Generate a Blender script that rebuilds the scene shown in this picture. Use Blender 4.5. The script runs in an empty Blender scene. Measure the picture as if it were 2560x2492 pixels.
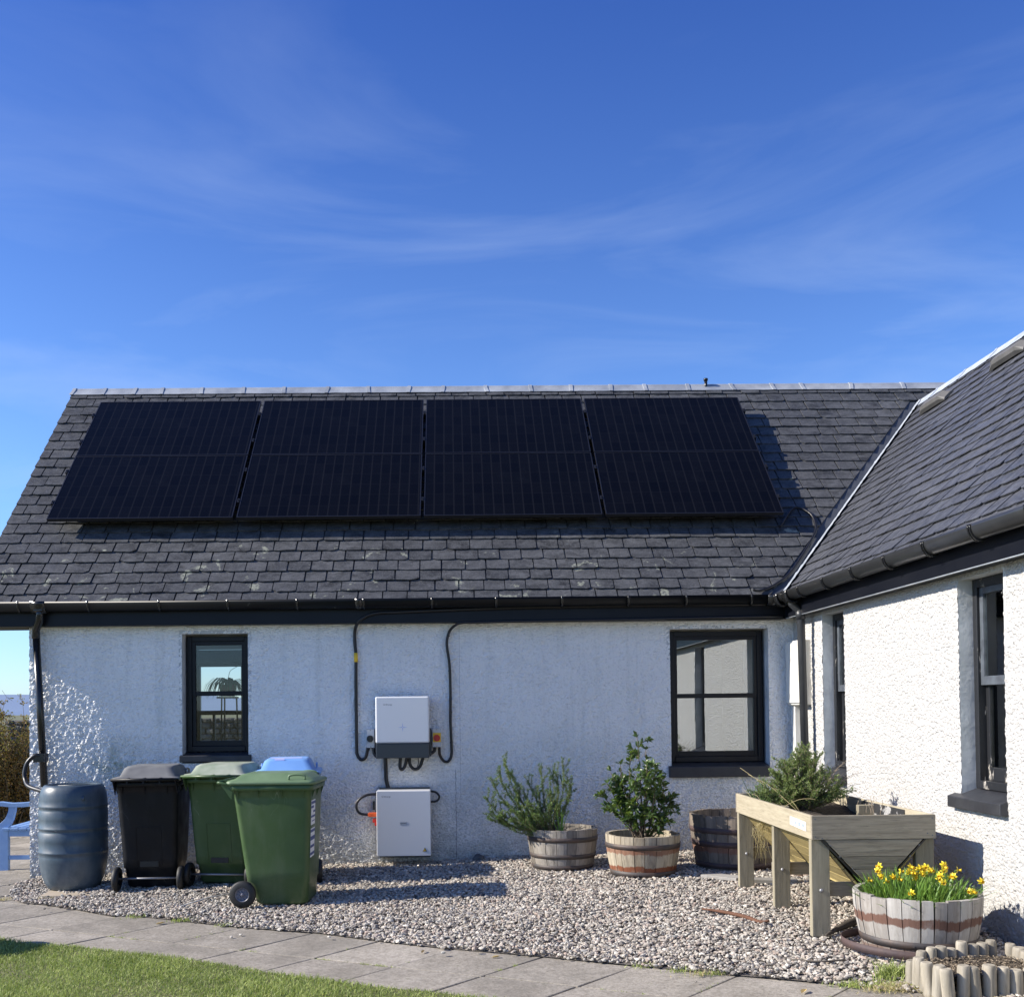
import bpy, math, random
import numpy as np
from mathutils import Vector, Matrix, noise as mnoise
R = math.radians
random.seed(7)
rng = np.random.default_rng(7)
scene = bpy.context.scene
col = scene.collection

# ---------------------------------------------------------------- camera
cam_d = bpy.data.cameras.new("camera")
cam = bpy.data.objects.new("camera", cam_d)
col.objects.link(cam)
scene.camera = cam
yaw, pitch, roll = 0.0107146, 0.0196049, -0.0107567
fw = Vector((math.sin(yaw) * math.cos(pitch), math.cos(yaw) * math.cos(pitch), math.sin(pitch)))
rt = Vector((math.cos(yaw), -math.sin(yaw), 0))
up = rt.cross(fw)
rt2 = rt * math.cos(roll) + up * math.sin(roll)
up2 = -rt * math.sin(roll) + up * math.cos(roll)
mw = Matrix((rt2, up2, -fw)).transposed().to_4x4()
mw.translation = (3.892, -9.504, 1.45)
cam.matrix_world = mw
cam_d.sensor_width = 36
cam_d.lens = 36 * 2575.0 / 2560
cam_d.shift_x = (1280 - 1162.4) / 2560
cam_d.shift_y = (1720.4 - 1246) / 2560
cam_d.clip_start = .1
cam_d.clip_end = 20000

# ---------------------------------------------------------------- world, sun, exposure
SUN_EL, SUN_AZ = R(31.5), R(3.4)       # the light travels towards +x and slightly towards +y
sdir = Vector((math.cos(SUN_EL) * math.cos(SUN_AZ), math.cos(SUN_EL) * math.sin(SUN_AZ), -math.sin(SUN_EL)))
world = bpy.data.worlds.new("World")
scene.world = world
world.use_nodes = True
wn, wl = world.node_tree.nodes, world.node_tree.links
wn.clear()
wo = wn.new('ShaderNodeOutputWorld')
bg = wn.new('ShaderNodeBackground')
bg.inputs['Strength'].default_value = 0.085
sky = wn.new('ShaderNodeTexSky')
sky.sky_type = 'NISHITA'
sky.sun_disc = False
sky.sun_elevation = SUN_EL
tos = -sdir
sky.sun_rotation = math.atan2(tos.x, tos.y)
sky.air_density = 1.0
sky.dust_density = 0.25
sky.ozone_density = 3.5
tc = wn.new('ShaderNodeTexCoord')
mp = wn.new('ShaderNodeMapping')
mp.inputs['Scale'].default_value = (1.3, 1.3, 5.5)
mp.inputs['Rotation'].default_value = (0, R(-12), 0)
mp.inputs['Location'].default_value = (3.3, 1.1, .6)
nz = wn.new('ShaderNodeTexNoise')
nz.inputs['Scale'].default_value = 1.9
nz.inputs['Detail'].default_value = 7
nz.inputs['Roughness'].default_value = .55
nz.inputs['Distortion'].default_value = .9
rp = wn.new('ShaderNodeMapRange')
rp.inputs['From Min'].default_value = .47
rp.inputs['From Max'].default_value = .80
rp.inputs['To Max'].default_value = .22
mx = wn.new('ShaderNodeMix')
mx.data_type = 'RGBA'
mx.inputs['B'].default_value = (4.6, 5.6, 7.4, 1)
tint = wn.new('ShaderNodeMix')
tint.data_type = 'RGBA'
tint.blend_type = 'MULTIPLY'
tint.inputs['Factor'].default_value = 1
sep = wn.new('ShaderNodeSeparateXYZ')
wl.new(tc.outputs['Generated'], sep.inputs[0])
er = wn.new('ShaderNodeMapRange')
er.inputs['From Min'].default_value = .22
er.inputs['From Max'].default_value = .58
wl.new(sep.outputs[2], er.inputs['Value'])
tm = wn.new('ShaderNodeMix')
tm.data_type = 'RGBA'
tm.inputs['A'].default_value = (.86, 1.09, 1.48, 1)
tm.inputs['B'].default_value = (.40, .63, 1.23, 1)
wl.new(er.outputs[0], tm.inputs['Factor'])
wl.new(tm.outputs['Result'], tint.inputs['B'])
wl.new(tc.outputs['Generated'], mp.inputs['Vector'])
wl.new(mp.outputs[0], nz.inputs['Vector'])
wl.new(nz.outputs[0], rp.inputs['Value'])
fd = wn.new('ShaderNodeMath')
fd.operation = 'MULTIPLY'
fe = wn.new('ShaderNodeMapRange')
fe.inputs['From Min'].default_value = .36
fe.inputs['From Max'].default_value = .56
fe.inputs['To Min'].default_value = 1
fe.inputs['To Max'].default_value = .25
wl.new(sep.outputs[2], fe.inputs['Value'])
wl.new(rp.outputs[0], fd.inputs[0])
wl.new(fe.outputs[0], fd.inputs[1])
wl.new(fd.outputs[0], mx.inputs['Factor'])
wl.new(sky.outputs[0], tint.inputs['A'])
wl.new(tint.outputs['Result'], mx.inputs['A'])
wl.new(mx.outputs['Result'], bg.inputs['Color'])
wl.new(bg.outputs[0], wo.inputs['Surface'])

sl = bpy.data.lights.new("sun", 'SUN')
sl.energy = 4.7
sl.angle = R(.55)
sl.color = (1.0, .93, .82)
so = bpy.data.objects.new("sun", sl)
so.rotation_euler = sdir.to_track_quat('-Z', 'Y').to_euler()
so.location = (-20, -5, 20)
col.objects.link(so)
scene.view_settings.view_transform = 'Standard'
scene.view_settings.look = 'None'
scene.view_settings.exposure = 0.82
scene.view_settings.gamma = 1
try:
    scene.cycles.max_bounces = 8
    scene.cycles.transparent_max_bounces = 12
except Exception:
    pass


def G(x, y):
    return -.06 + .028 * x + .018 * y


# ---------------------------------------------------------------- node helpers
class NT:
    def __init__(s, name):
        s.m = bpy.data.materials.new(name)
        s.m.use_nodes = True
        s.n, s.l = s.m.node_tree.nodes, s.m.node_tree.links
        s.b = s.n['Principled BSDF']
        s.tc = s.n.new('ShaderNodeTexCoord')
        s.co = s.tc.outputs['Object']

    def mapping(s, sc=(1, 1, 1), rot=(0, 0, 0)):
        k = s.n.new('ShaderNodeMapping')
        k.inputs['Scale'].default_value = sc
        k.inputs['Rotation'].default_value = rot
        s.l.new(s.co, k.inputs['Vector'])
        return k.outputs[0]

    def noise(s, scale, detail=4, rough=.55, vec=None, dist=0):
        k = s.n.new('ShaderNodeTexNoise')
        k.inputs['Scale'].default_value = scale
        k.inputs['Detail'].default_value = detail
        k.inputs['Roughness'].default_value = rough
        k.inputs['Distortion'].default_value = dist
        s.l.new(vec or s.co, k.inputs['Vector'])
        return k.outputs[0]

    def voro(s, scale, vec=None, feature='F1', out='Distance'):
        k = s.n.new('ShaderNodeTexVoronoi')
        k.feature = feature
        k.inputs['Scale'].default_value = scale
        s.l.new(vec or s.co, k.inputs['Vector'])
        return k.outputs[out]

    def rng(s, v, a, b, c=0, d=1):
        k = s.n.new('ShaderNodeMapRange')
        for i, q in zip(('From Min', 'From Max', 'To Min', 'To Max'), (a, b, c, d)):
            k.inputs[i].default_value = q
        s.l.new(v, k.inputs['Value'])
        return k.outputs[0]

    def math(s, op, a, b=0.0, c=None):
        k = s.n.new('ShaderNodeMath')
        k.operation = op
        for i, q in enumerate((a, b) if c is None else (a, b, c)):
            if isinstance(q, (int, float)):
                k.inputs[i].default_value = q
            else:
                s.l.new(q, k.inputs[i])
        return k.outputs[0]

    def mix(s, f, a, b, mode='MIX'):
        k = s.n.new('ShaderNodeMix')
        k.data_type = 'RGBA'
        k.blend_type = mode
        for i, q in (('Factor', f), ('A', a), ('B', b)):
            if isinstance(q, (int, float)):
                k.inputs[i].default_value = q
            elif isinstance(q, tuple):
                k.inputs[i].default_value = (q[0], q[1], q[2], 1)
            else:
                s.l.new(q, k.inputs[i])
        return k.outputs['Result']

    def attr(s, name='rnd'):
        k = s.n.new('ShaderNodeAttribute')
        k.attribute_name = name
        return k.outputs['Fac']

    def xyz(s):
        k = s.n.new('ShaderNodeSeparateXYZ')
        s.l.new(s.co, k.inputs[0])
        return k.outputs

    def bump(s, h, strength=.5, dist=.01, prev=None):
        k = s.n.new('ShaderNodeBump')
        k.inputs['Strength'].default_value = strength
        k.inputs['Distance'].default_value = dist
        s.l.new(h, k.inputs['Height'])
        if prev is not None:
            s.l.new(prev, k.inputs['Normal'])
        return k.outputs[0]

    def out(s, color=None, rough=.5, metal=0., spec=.5, normal=None, coat=0., trans=0., sss=None):
        b = s.b
        for i, q in (('Base Color', color), ('Roughness', rough), ('Metallic', metal), ('Specular IOR Level', spec), ('Coat Weight', coat), ('Normal', normal)):
            if q is None:
                continue
            if isinstance(q, (int, float)):
                b.inputs[i].default_value = q
            elif isinstance(q, tuple):
                b.inputs[i].default_value = (q[0], q[1], q[2], 1)
            else:
                s.l.new(q, b.inputs[i])
        return s.m


def simple(name, c1, c2=None, scale=6, rough=.5, metal=0., spec=.5, bump=None, attr=0., coat=0., stretch=None, lo=.35, hi=.7, detail=5):
    """base colour varying to c2 by noise, per-piece brightness by the 'rnd' attribute, optional bump"""
    t = NT(name)
    vec = t.mapping(stretch) if stretch else None
    c = c1
    if c2:
        c = t.mix(t.rng(t.noise(scale, detail, vec=vec), lo, hi), c1, c2)
    if attr:
        k = t.rng(t.attr(), 0, 1, 1 - attr, 1 + attr)
        cc = t.n.new('ShaderNodeCombineColor')
        for i in range(3):
            t.l.new(k, cc.inputs[i])
        c = t.mix(1.0, c, cc.outputs[0], 'MULTIPLY')
    nm = None
    if bump:
        nm = t.bump(t.noise(bump[0], 5, vec=vec), bump[1], bump[2] if len(bump) > 2 else .01)
    return t.out(c, rough, metal, spec, nm, coat)


# ---------------------------------------------------------------- mesh builder
class MB:
    def __init__(s):
        s.v, s.f, s.r, s.sm = [], [], [], []

    def add(s, vs, fs, r=None, smooth=False):
        o = len(s.v)
        s.v.extend([tuple(p) for p in vs])
        if r is None:
            r = random.random()
        for f in fs:
            s.f.append([i + o for i in f])
            s.r.append(r)
            s.sm.append(smooth)

    def box(s, x0, x1, y0, y1, z0, z1, r=None):
        v = [(x, y, z) for x in (x0, x1) for y in (y0, y1) for z in (z0, z1)]
        s.add(v, [(0, 1, 3, 2), (4, 6, 7, 5), (0, 4, 5, 1), (2, 3, 7, 6), (0, 2, 6, 4), (1, 5, 7, 3)], r)

    def obox(s, c, size, M, r=None):
        c = Vector(c)
        v = []
        for x in (-.5, .5):
            for y in (-.5, .5):
                for z in (-.5, .5):
                    v.append(c + M @ Vector((x * size[0], y * size[1], z * size[2])))
        s.add(v, [(0, 1, 3, 2), (4, 6, 7, 5), (0, 4, 5, 1), (2, 3, 7, 6), (0, 2, 6, 4), (1, 5, 7, 3)], r)

    def prism(s, poly, d, r=None, smooth=False):
        """poly: 3-D points, d: extrusion vector"""
        n = len(poly)
        d = Vector(d)
        v = [Vector(p) for p in poly] + [Vector(p) + d for p in poly]
        f = [list(range(n))[::-1], list(range(n, 2 * n))] + [(i, (i + 1) % n, n + (i + 1) % n, n + i) for i in range(n)]
        s.add(v, f, r, smooth)

    def tube(s, pts, rad, n=8, r=None, caps=True):
        pts = [Vector(p) for p in pts]
        rads = rad if isinstance(rad, (list, tuple)) else [rad] * len(pts)
        vs = []
        prev = None
        for i, p in enumerate(pts):
            t = (pts[min(i + 1, len(pts) - 1)] - pts[max(i - 1, 0)])
            if t.length < 1e-9:
                t = Vector((0, 0, 1))
            t.normalize()
            if prev is None:
                a = t.orthogonal().normalized()
            else:
                a = prev - t * prev.dot(t)
                a = a.normalized() if a.length > 1e-6 else t.orthogonal().normalized()
            prev = a
            b = t.cross(a)
            for k in range(n):
                an = 2 * math.pi * k / n
                vs.append(p + (a * math.cos(an) + b * math.sin(an)) * rads[i])
        fs = [(i * n + k, i * n + (k + 1) % n, (i + 1) * n + (k + 1) % n, (i + 1) * n + k) for i in range(len(pts) - 1) for k in range(n)]
        s.add(vs, fs, r, True)
        if caps:
            m = len(pts) - 1
            o = len(s.v) - len(vs)
            rr = s.r[-1]
            for f in (list(range(n))[::-1], [m * n + k for k in range(n)]):
                s.f.append([i + o for i in f])
                s.r.append(rr)
                s.sm.append(False)

    def lathe(s, prof, c=(0, 0, 0), n=32, r=None, M=None, a0=0, a1=2 * math.pi, smooth=True):
        c = Vector(c)
        full = abs(a1 - a0 - 2 * math.pi) < 1e-6
        m = n if full else n + 1
        vs = []
        for (rr, z) in prof:
            for k in range(m):
                a = a0 + (a1 - a0) * k / n
                p = Vector((rr * math.cos(a), rr * math.sin(a), z))
                if M is not None:
                    p = M @ p
                vs.append(c + p)
        fs = []
        for i in range(len(prof) - 1):
            for k in range(n):
                k2 = (k + 1) % m if full else k + 1
                fs.append((i * m + k, i * m + k2, (i + 1) * m + k2, (i + 1) * m + k))
        s.add(vs, fs, r, smooth)

    def loft(s, rings, r=None, smooth=True, caps=(True, True)):
        n = len(rings[0])
        vs = [p for ring in rings for p in ring]
        fs = [(i * n + k, i * n + (k + 1) % n, (i + 1) * n + (k + 1) % n, (i + 1) * n + k) for i in range(len(rings) - 1) for k in range(n)]
        s.add(vs, fs, r, smooth)
        o = len(s.v) - len(vs)
        rr = s.r[-1]
        if caps[0]:
            s.f.append([o + k for k in range(n)][::-1]); s.r.append(rr); s.sm.append(False)
        if caps[1]:
            s.f.append([o + (len(rings) - 1) * n + k for k in range(n)]); s.r.append(rr); s.sm.append(False)

    def build(s, name, mat, parent=None, bevel=0, world=True, seg=2):
        me = bpy.data.meshes.new(name)
        vs = s.v
        if parent is not None and world and parent.type == 'EMPTY' or (parent is not None and world):
            base = Vector((0, 0, 0))
            q = parent
            while q is not None:
                base += q.location
                q = q.parent
            vs = [(p[0] - base.x, p[1] - base.y, p[2] - base.z) for p in s.v]
        me.from_pydata(vs, [], s.f)
        me.polygons.foreach_set('use_smooth', s.sm)
        a = me.attributes.new('rnd', 'FLOAT', 'FACE')
        a.data.foreach_set('value', s.r)
        if isinstance(mat, (list, tuple)):
            for q in mat:
                me.materials.append(q)
        else:
            me.materials.append(mat)
        me.update()
        o = bpy.data.objects.new(name, me)
        col.objects.link(o)
        if parent is not None:
            o.parent = parent
        if bevel:
            b = o.modifiers.new('bevel', 'BEVEL')
            b.width = bevel
            b.segments = seg
            b.limit_method = 'ANGLE'
            b.angle_limit = R(40)
        return o


def thing(name, label, cat, loc=(0, 0, 0), rotz=0, group=None):
    o = bpy.data.objects.new(name, None)
    o.empty_display_size = .1
    o.location = loc
    o.rotation_euler = (0, 0, rotz)
    col.objects.link(o)
    return tag(o, label, cat, group)


def tag(o, label, cat, group=None):
    o['label'] = label
    o['category'] = cat
    if group:
        o['group'] = group
    return o


def struct(o, kind='structure'):
    o['kind'] = kind
    return o


def dup(root, loc, rotz=0, label=None, group=None):
    r_ = root.copy()
    col.objects.link(r_)
    r_.location = loc
    r_.rotation_euler = (0, 0, rotz)
    if label:
        r_['label'] = label
    if group:
        r_['group'] = group

    def rec(a, b):
        for ch in list(a.children):
            c = ch.copy()
            col.objects.link(c)
            c.parent = b
            rec(ch, c)
    rec(root, r_)
    return r_


def spline(pts, n=8):
    """Catmull-Rom through points"""
    P = [Vector(p) for p in pts]
    P = [P[0] * 2 - P[1]] + P + [P[-1] * 2 - P[-2]]
    out = []
    for i in range(1, len(P) - 2):
        for k in range(n):
            t = k / n
            a, b, c, d = P[i - 1], P[i], P[i + 1], P[i + 2]
            out.append(.5 * ((2 * b) + (c - a) * t + (2 * a - 5 * b + 4 * c - d) * t * t + (3 * b - a - 3 * c + d) * t ** 3))
    out.append(P[-2])
    return out


def text(mb, s, size, origin, ux, uy):
    """letters as flat mesh faces"""
    cu = bpy.data.curves.new('t', 'FONT')
    cu.body = s
    cu.size = size
    cu.resolution_u = 2
    ob = bpy.data.objects.new('t', cu)
    col.objects.link(ob)
    dg = bpy.context.evaluated_depsgraph_get()
    me = bpy.data.meshes.new_from_object(ob.evaluated_get(dg))
    o, ux, uy = Vector(origin), Vector(ux), Vector(uy)
    mb.add([o + ux * v.co.x + uy * v.co.y for v in me.vertices], [list(p.vertices) for p in me.polygons])
    bpy.data.objects.remove(ob)
    bpy.data.curves.remove(cu)
    bpy.data.meshes.remove(me)
# ---------------------------------------------------------------- materials
def m_harl(name, tone=(.80, .80, .79), rough=.34, dirt=1.0, spec=.6, bs=.9, crack=False):
    t = NT(name)
    vec = t.mapping((1, 1, 1.25))
    n1 = t.noise(44, 3, .5, vec)
    v1 = t.voro(58, vec, 'SMOOTH_F1')
    n2 = t.noise(95, 2, .5, vec)
    h = t.math('ADD', t.math('MULTIPLY', n1, .9), t.math('MULTIPLY', v1, -.55))
    h = t.math('ADD', h, t.math('MULTIPLY', n2, .22))
    z = t.xyz()[2]
    blot = t.rng(t.noise(1.7, 6, .6), .42, .72)
    low = t.rng(z, .0, 1.3, 1, 0)
    lowest = t.rng(z, -.05, .28, 1, 0)
    c = t.mix(t.math('MULTIPLY', blot, .30 * dirt), tone, (.58, .60, .58))
    c = t.mix(t.math('MULTIPLY', t.math('MULTIPLY', low, t.rng(t.noise(3.1, 6, .7), .38, .6)), .75 * dirt), c, (.33, .35, .33))
    c = t.mix(t.math('MULTIPLY', t.math('MULTIPLY', low, t.rng(t.noise(60, 3, .6, vec), .50, .62)), .62 * dirt), c, (.15, .16, .155))
    c = t.mix(t.math('MULTIPLY', t.math('MULTIPLY', lowest, t.rng(t.noise(9, 5, .7), .3, .6)), .75 * dirt), c, (.16, .17, .15))
    pit = t.rng(h, .10, .30, 1, 0)
    c = t.mix(t.math('MULTIPLY', pit, t.math('MULTIPLY_ADD', low, .25, .25 * dirt)), c, (.32, .33, .34))
    dr = t.rng(t.noise(2.2, 6, .65, t.mapping((3.2, 3.2, .22))), .52, .74, 0, .42 * dirt)
    c = t.mix(dr, c, (.40, .42, .40))
    # green algae near the water butt, rust spot by the downpipe
    x, _, zz = t.xyz()
    ga = t.math('MULTIPLY', t.rng(t.math('ABSOLUTE', t.math('SUBTRACT', x, .78)), 0, .42, 1, 0), t.rng(t.math('ABSOLUTE', t.math('SUBTRACT', zz, .95)), 0, .34, 1, 0))
    c = t.mix(t.math('MULTIPLY', t.math('MULTIPLY', ga, t.rng(t.noise(11, 5, .7), .35, .6)), 1.0 * dirt), c, (.13, .20, .11))
    if crack:
        wob = t.math('MULTIPLY', t.math('SUBTRACT', t.noise(9, 4, .6), .5), .03)
        ln = t.rng(t.math('ABSOLUTE', t.math('SUBTRACT', t.math('ADD', x, wob), 3.90)), .0015, .004, 1, 0)
        ln = t.math('MULTIPLY', ln, t.rng(zz, .86, .92, 1, 0))
        l2 = t.math('MULTIPLY', t.rng(t.math('ABSOLUTE', t.math('SUBTRACT', x, 3.945)), .001, .003, .5, 0), t.rng(zz, .5, .55))
        c = t.mix(t.math('MULTIPLY', t.math('MAXIMUM', ln, l2), .8), c, (.13, .13, .14))
    nm = t.bump(h, bs, .018)
    return t.out(c, rough, 0, spec, nm)


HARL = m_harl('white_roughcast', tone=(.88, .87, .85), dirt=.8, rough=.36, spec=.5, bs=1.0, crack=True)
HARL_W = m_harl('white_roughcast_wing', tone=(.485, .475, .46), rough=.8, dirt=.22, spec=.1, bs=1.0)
PLASTER = simple('smooth_grey_reveal', (.60, .61, .61), (.42, .43, .43), 7, .7, bump=(28, .3, .01))


def m_slate(name, a, b, lich, rough=.5):
    t = NT(name)
    r_ = t.attr()
    c = t.mix(r_, a, b)
    n = t.noise(7, 8, .7, t.mapping((1, 1.6, 1.6)), .4)
    c = t.mix(t.rng(n, .36, .64, 0, .8), c, tuple(q * 2.2 for q in b))
    c = t.mix(t.rng(t.noise(1.1, 4), .4, .65, 0, .5), c, (b[0] * .95, b[1] * .98, b[2] * 1.05))
    c = t.mix(t.rng(t.noise(55, 4, .7, t.mapping((2.2, .7, .7))), .52, .72, 0, .5), c, tuple(q * 3.2 for q in b))
    c = t.mix(t.rng(t.noise(38, 6, .7), .5, .72, 0, .45), c, (.012, .012, .014))
    sp = t.rng(t.math('ADD', t.noise(4.2, 8, .62, None, .6), t.rng(t.xyz()[2], 2.5, 4.0, .05, -.06)), .65, .67, 0, .85)
    sp2 = t.rng(t.noise(24, 5, .7), .40, .55)
    c = t.mix(t.math('MULTIPLY', t.math('MULTIPLY', sp, sp2), lich), c, (.30, .31, .245))
    nm = t.bump(t.noise(18, 8, .7, t.mapping((1, 2.2, 2.2))), .55, .006)
    rr = t.rng(t.noise(14, 4), .3, .7, rough - .1, rough + .15)
    return t.out(c, rr, 0, .12, nm)


SLATE = m_slate('grey_slate', (.020, .021, .023), (.062, .063, .065), 1.0)
SLATE_W = m_slate('blue_slate', (.032, .034, .041), (.054, .056, .063), .12, .42)
LEAD = simple('weathered_lead', (.24, .26, .29), (.40, .42, .44), 4, .5, .0, .5, bump=(9, .25, .01), attr=.12)
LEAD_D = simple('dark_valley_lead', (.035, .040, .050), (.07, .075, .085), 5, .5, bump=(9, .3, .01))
LEAD_B = simple('sunlit_lead', (.30, .335, .38), (.46, .49, .53), 6, .45, .0, .5, bump=(16, .5, .012))  # lead made paler: sun on the wing side put into the colour
BLACKP = simple('black_gloss_paint', (.004, .005, .009), (.007, .008, .012), 5, .4, spec=.25, bump=(40, .06, .004))
FLAKE = NT('flaking_black_paint')
_f = FLAKE.rng(FLAKE.noise(16, 9, .75, FLAKE.mapping((1, 1, .22))), .60, .63)
FLAKE = FLAKE.out(FLAKE.mix(_f, (.014, .015, .018), (.50, .46, .40)), .45, 0, .5, FLAKE.bump(_f, .6, .003))
PVC = simple('black_plastic_gutter', (.010, .011, .012), (.018, .018, .019), 8, .24, spec=.5)
_t = NT('grey_plastic_pipe')
PVC_OLD = simple('scuffed_black_gutter', (.004, .005, .007), (.12, .12, .11), 9, .4, spec=.18, lo=.69, hi=.72)
PVC_W = simple('satin_dark_grey_gutter', (.024, .025, .027), (.034, .035, .036), 8, .28, spec=.6)
PIPE = simple('dark_grey_pipe', (.028, .030, .034), (.045, .047, .05), 6, .4)
UPVC = simple('anthracite_window_frame', (.005, .006, .009), (.008, .009, .012), 5, .42, spec=.3)
SILL = simple('dark_grey_painted_sill', (.020, .021, .026), (.035, .037, .042), 8, .5, bump=(25, .25, .006))
SASHG = simple('grey_painted_sash', (.10, .115, .135), (.05, .055, .065), 14, .4, bump=(30, .3, .004))
CABLE = simple('black_cable', (.010, .010, .012), None, rough=.4)
WHITE_BOX = simple('white_metal_casing', (.72, .73, .74), None, rough=.28, coat=.15)
DARKGREY = simple('dark_grey_casing', (.035, .042, .050), None, rough=.35)
LIGHTGREY = simple('light_grey_plastic', (.50, .51, .52), None, rough=.4)
CREAM = simple('cream_meter_box', (.74, .72, .66), (.66, .64, .58), 8, .45)
INK = simple('grey_print', (.10, .11, .13), None, rough=.5)
BLUEINK = simple('blue_print', (.03, .06, .22), None, rough=.5)
YEL = simple('yellow_label', (.80, .52, .03), None, rough=.45)
REDP = simple('red_plastic', (.55, .03, .02), None, rough=.35)
ORANGE = simple('orange_connector', (.65, .10, .02), None, rough=.45)
METAL = simple('zinc_metal', (.30, .30, .31), None, rough=.5, metal=.7)
DARKMET = simple('rail_metal', (.045, .046, .05), None, rough=.35, metal=.7)


def m_glass(name, refl, tintc=(.88, .90, .88)):
    t = NT(name)
    n = t.n
    o = n['Material Output']
    fr = n.new('ShaderNodeFresnel')
    fr.inputs['IOR'].default_value = 1.5
    k = t.math('ADD', fr.outputs[0], refl)
    gl = n.new('ShaderNodeBsdfGlossy')
    gl.inputs['Roughness'].default_value = .0
    gl.inputs['Color'].default_value = (.95, .97, 1, 1)
    nb = t.bump(t.noise(1.6, 1), .05, .02)
    t.l.new(nb, gl.inputs['Normal'])
    tr = n.new('ShaderNodeBsdfTransparent')
    tr.inputs['Color'].default_value = (*tintc, 1)
    ms = n.new('ShaderNodeMixShader')
    t.l.new(k, ms.inputs[0])
    t.l.new(tr.outputs[0], ms.inputs[1])
    t.l.new(gl.outputs[0], ms.inputs[2])
    t.l.new(ms.outputs[0], o.inputs['Surface'])
    return t.m


GLASS = m_glass('window_glass', .0)
GLASS_R = m_glass('coated_window_glass', .22, (.85, .9, .88))

# solar cells
t = NT('solar_glass')
x, y, z = t.xyz()
_u = t.math('FRACT', t.math('MULTIPLY', x, 1 / .098))
busb = t.rng(t.math('ABSOLUTE', t.math('SUBTRACT', _u, .5)), .40, .5, 0, 1)
_v = t.math('FRACT', t.math('MULTIPLY', y, 1 / .186))
cellg = t.rng(t.math('ABSOLUTE', t.math('SUBTRACT', _v, .5)), .487, .5, 0, 1)
cellid = t.n.new('ShaderNodeTexWhiteNoise')
cv = t.n.new('ShaderNodeCombineXYZ')
t.l.new(t.math('FLOOR', t.math('MULTIPLY', x, 1 / .098)), cv.inputs[0])
t.l.new(t.math('FLOOR', t.math('MULTIPLY', y, 1 / .186)), cv.inputs[1])
t.l.new(cv.outputs[0], cellid.inputs['Vector'])
c = t.mix(t.math('MULTIPLY', cellid.outputs[0], .4), (.0022, .0022, .0026), (.006, .006, .0065))
c = t.mix(t.math('MULTIPLY', t.math('MAXIMUM', t.math('MULTIPLY', busb, .8), cellg), .7), c, (.017, .017, .018))
c = t.mix(t.rng(t.noise(2.3, 7, .7), .55, .8, 0, .25), c, (.014, .015, .017))
CELLS = t.out(c, .2, 0, .12)
PFRAME = simple('black_anodised_frame', (.012, .012, .014), None, rough=.35)

# plastics
BUTT = simple('blue_grey_butt_plastic', (.042, .066, .090), (.058, .085, .110), 3, .38, bump=(12, .05, .01))
TYRE = simple('black_rubber', (.014, .014, .014), None, rough=.6)
HUB = simple('grey_wheel_hub', (.16, .16, .19), None, rough=.4)
BIN_K = simple('charcoal_bin_plastic', (.0045, .0052, .008), (.008, .009, .012), 5, .45, spec=.25)
BIN_KL = simple('sun_faded_charcoal_lid', (.13, .13, .13), (.22, .22, .21), 5, .5, bump=(30, .1, .004))
BIN_G = simple('green_bin_plastic', (.045, .088, .028), (.058, .104, .036), 4, .40, spec=.4)
BIN_GL = simple('faded_pale_green_lid', (.22, .27, .19), (.40, .42, .35), 5, .55, bump=(30, .1, .004))
BIN_GT = simple('sunlit_green_bin_lid', (.11, .175, .085), (.16, .235, .125), 6, .45)  # bin green made paler: sun on the lid put into the colour
BIN_B = simple('blue_bin_plastic', (.045, .10, .19), (.06, .12, .21), 5, .4)
BIN_BL = simple('bright_blue_lid', (.16, .33, .68), (.21, .40, .74), 4, .42)
STICK_W = simple('white_sticker', (.75, .76, .78), None, rough=.4)
BENCH = simple('pale_blue_painted_wood', (.16, .28, .52), (.20, .33, .56), 9, .5, bump=(30, .15, .004), attr=.08)


def plastic(name, a, b, rough=.4, spec=.4, dust=(.35, .34, .31), dk=.22):
    t = NT(name)
    c = t.mix(t.rng(t.noise(3.5, 5), .35, .7), a, b)
    z = t.xyz()[2]
    c = t.mix(t.math('MULTIPLY', t.rng(z, 0, .35, 1, 0), t.rng(t.noise(9, 6, .7), .35, .7, 0, dk * 1.6)), c, dust)
    sc = t.rng(t.noise(7, 2, .4, t.mapping((1, 1, .35), (R(35), R(20), 0)), 1.2), .498, .502)
    sc2 = t.rng(t.noise(7, 2, .4, t.mapping((1, 1, .35), (R(35), R(20), 0)), 1.2), .502, .506, 1, 0)
    gate = t.rng(t.noise(3.1, 3), .56, .62)
    c = t.mix(t.math('MULTIPLY', t.math('MULTIPLY', t.math('MULTIPLY', sc, sc2), gate), .8), c, tuple(q * 1.3 for q in dust))
    c = t.mix(t.rng(t.noise(5, 7, .7, t.mapping((1.5, 1.5, .4))), .5, .8, 0, dk), c, dust)
    return t.out(c, t.rng(t.noise(8, 5), .3, .7, rough - .06, rough + .16), 0, spec, t.bump(t.noise(2.2, 2), .12, .02))


BIN_K = plastic('charcoal_bin_plastic', (.0045, .0052, .008), (.008, .009, .012), .42, .25, (.06, .06, .06))
BIN_G = plastic('green_bin_plastic', (.045, .088, .028), (.058, .104, .036), .38, .4, (.20, .23, .16))
BIN_B = plastic('blue_bin_plastic', (.045, .10, .19), (.06, .12, .21), .4)
BUTT = plastic('blue_grey_butt_plastic', (.042, .066, .090), (.058, .085, .110), .36, .5, (.22, .25, .27), .3)


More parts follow.
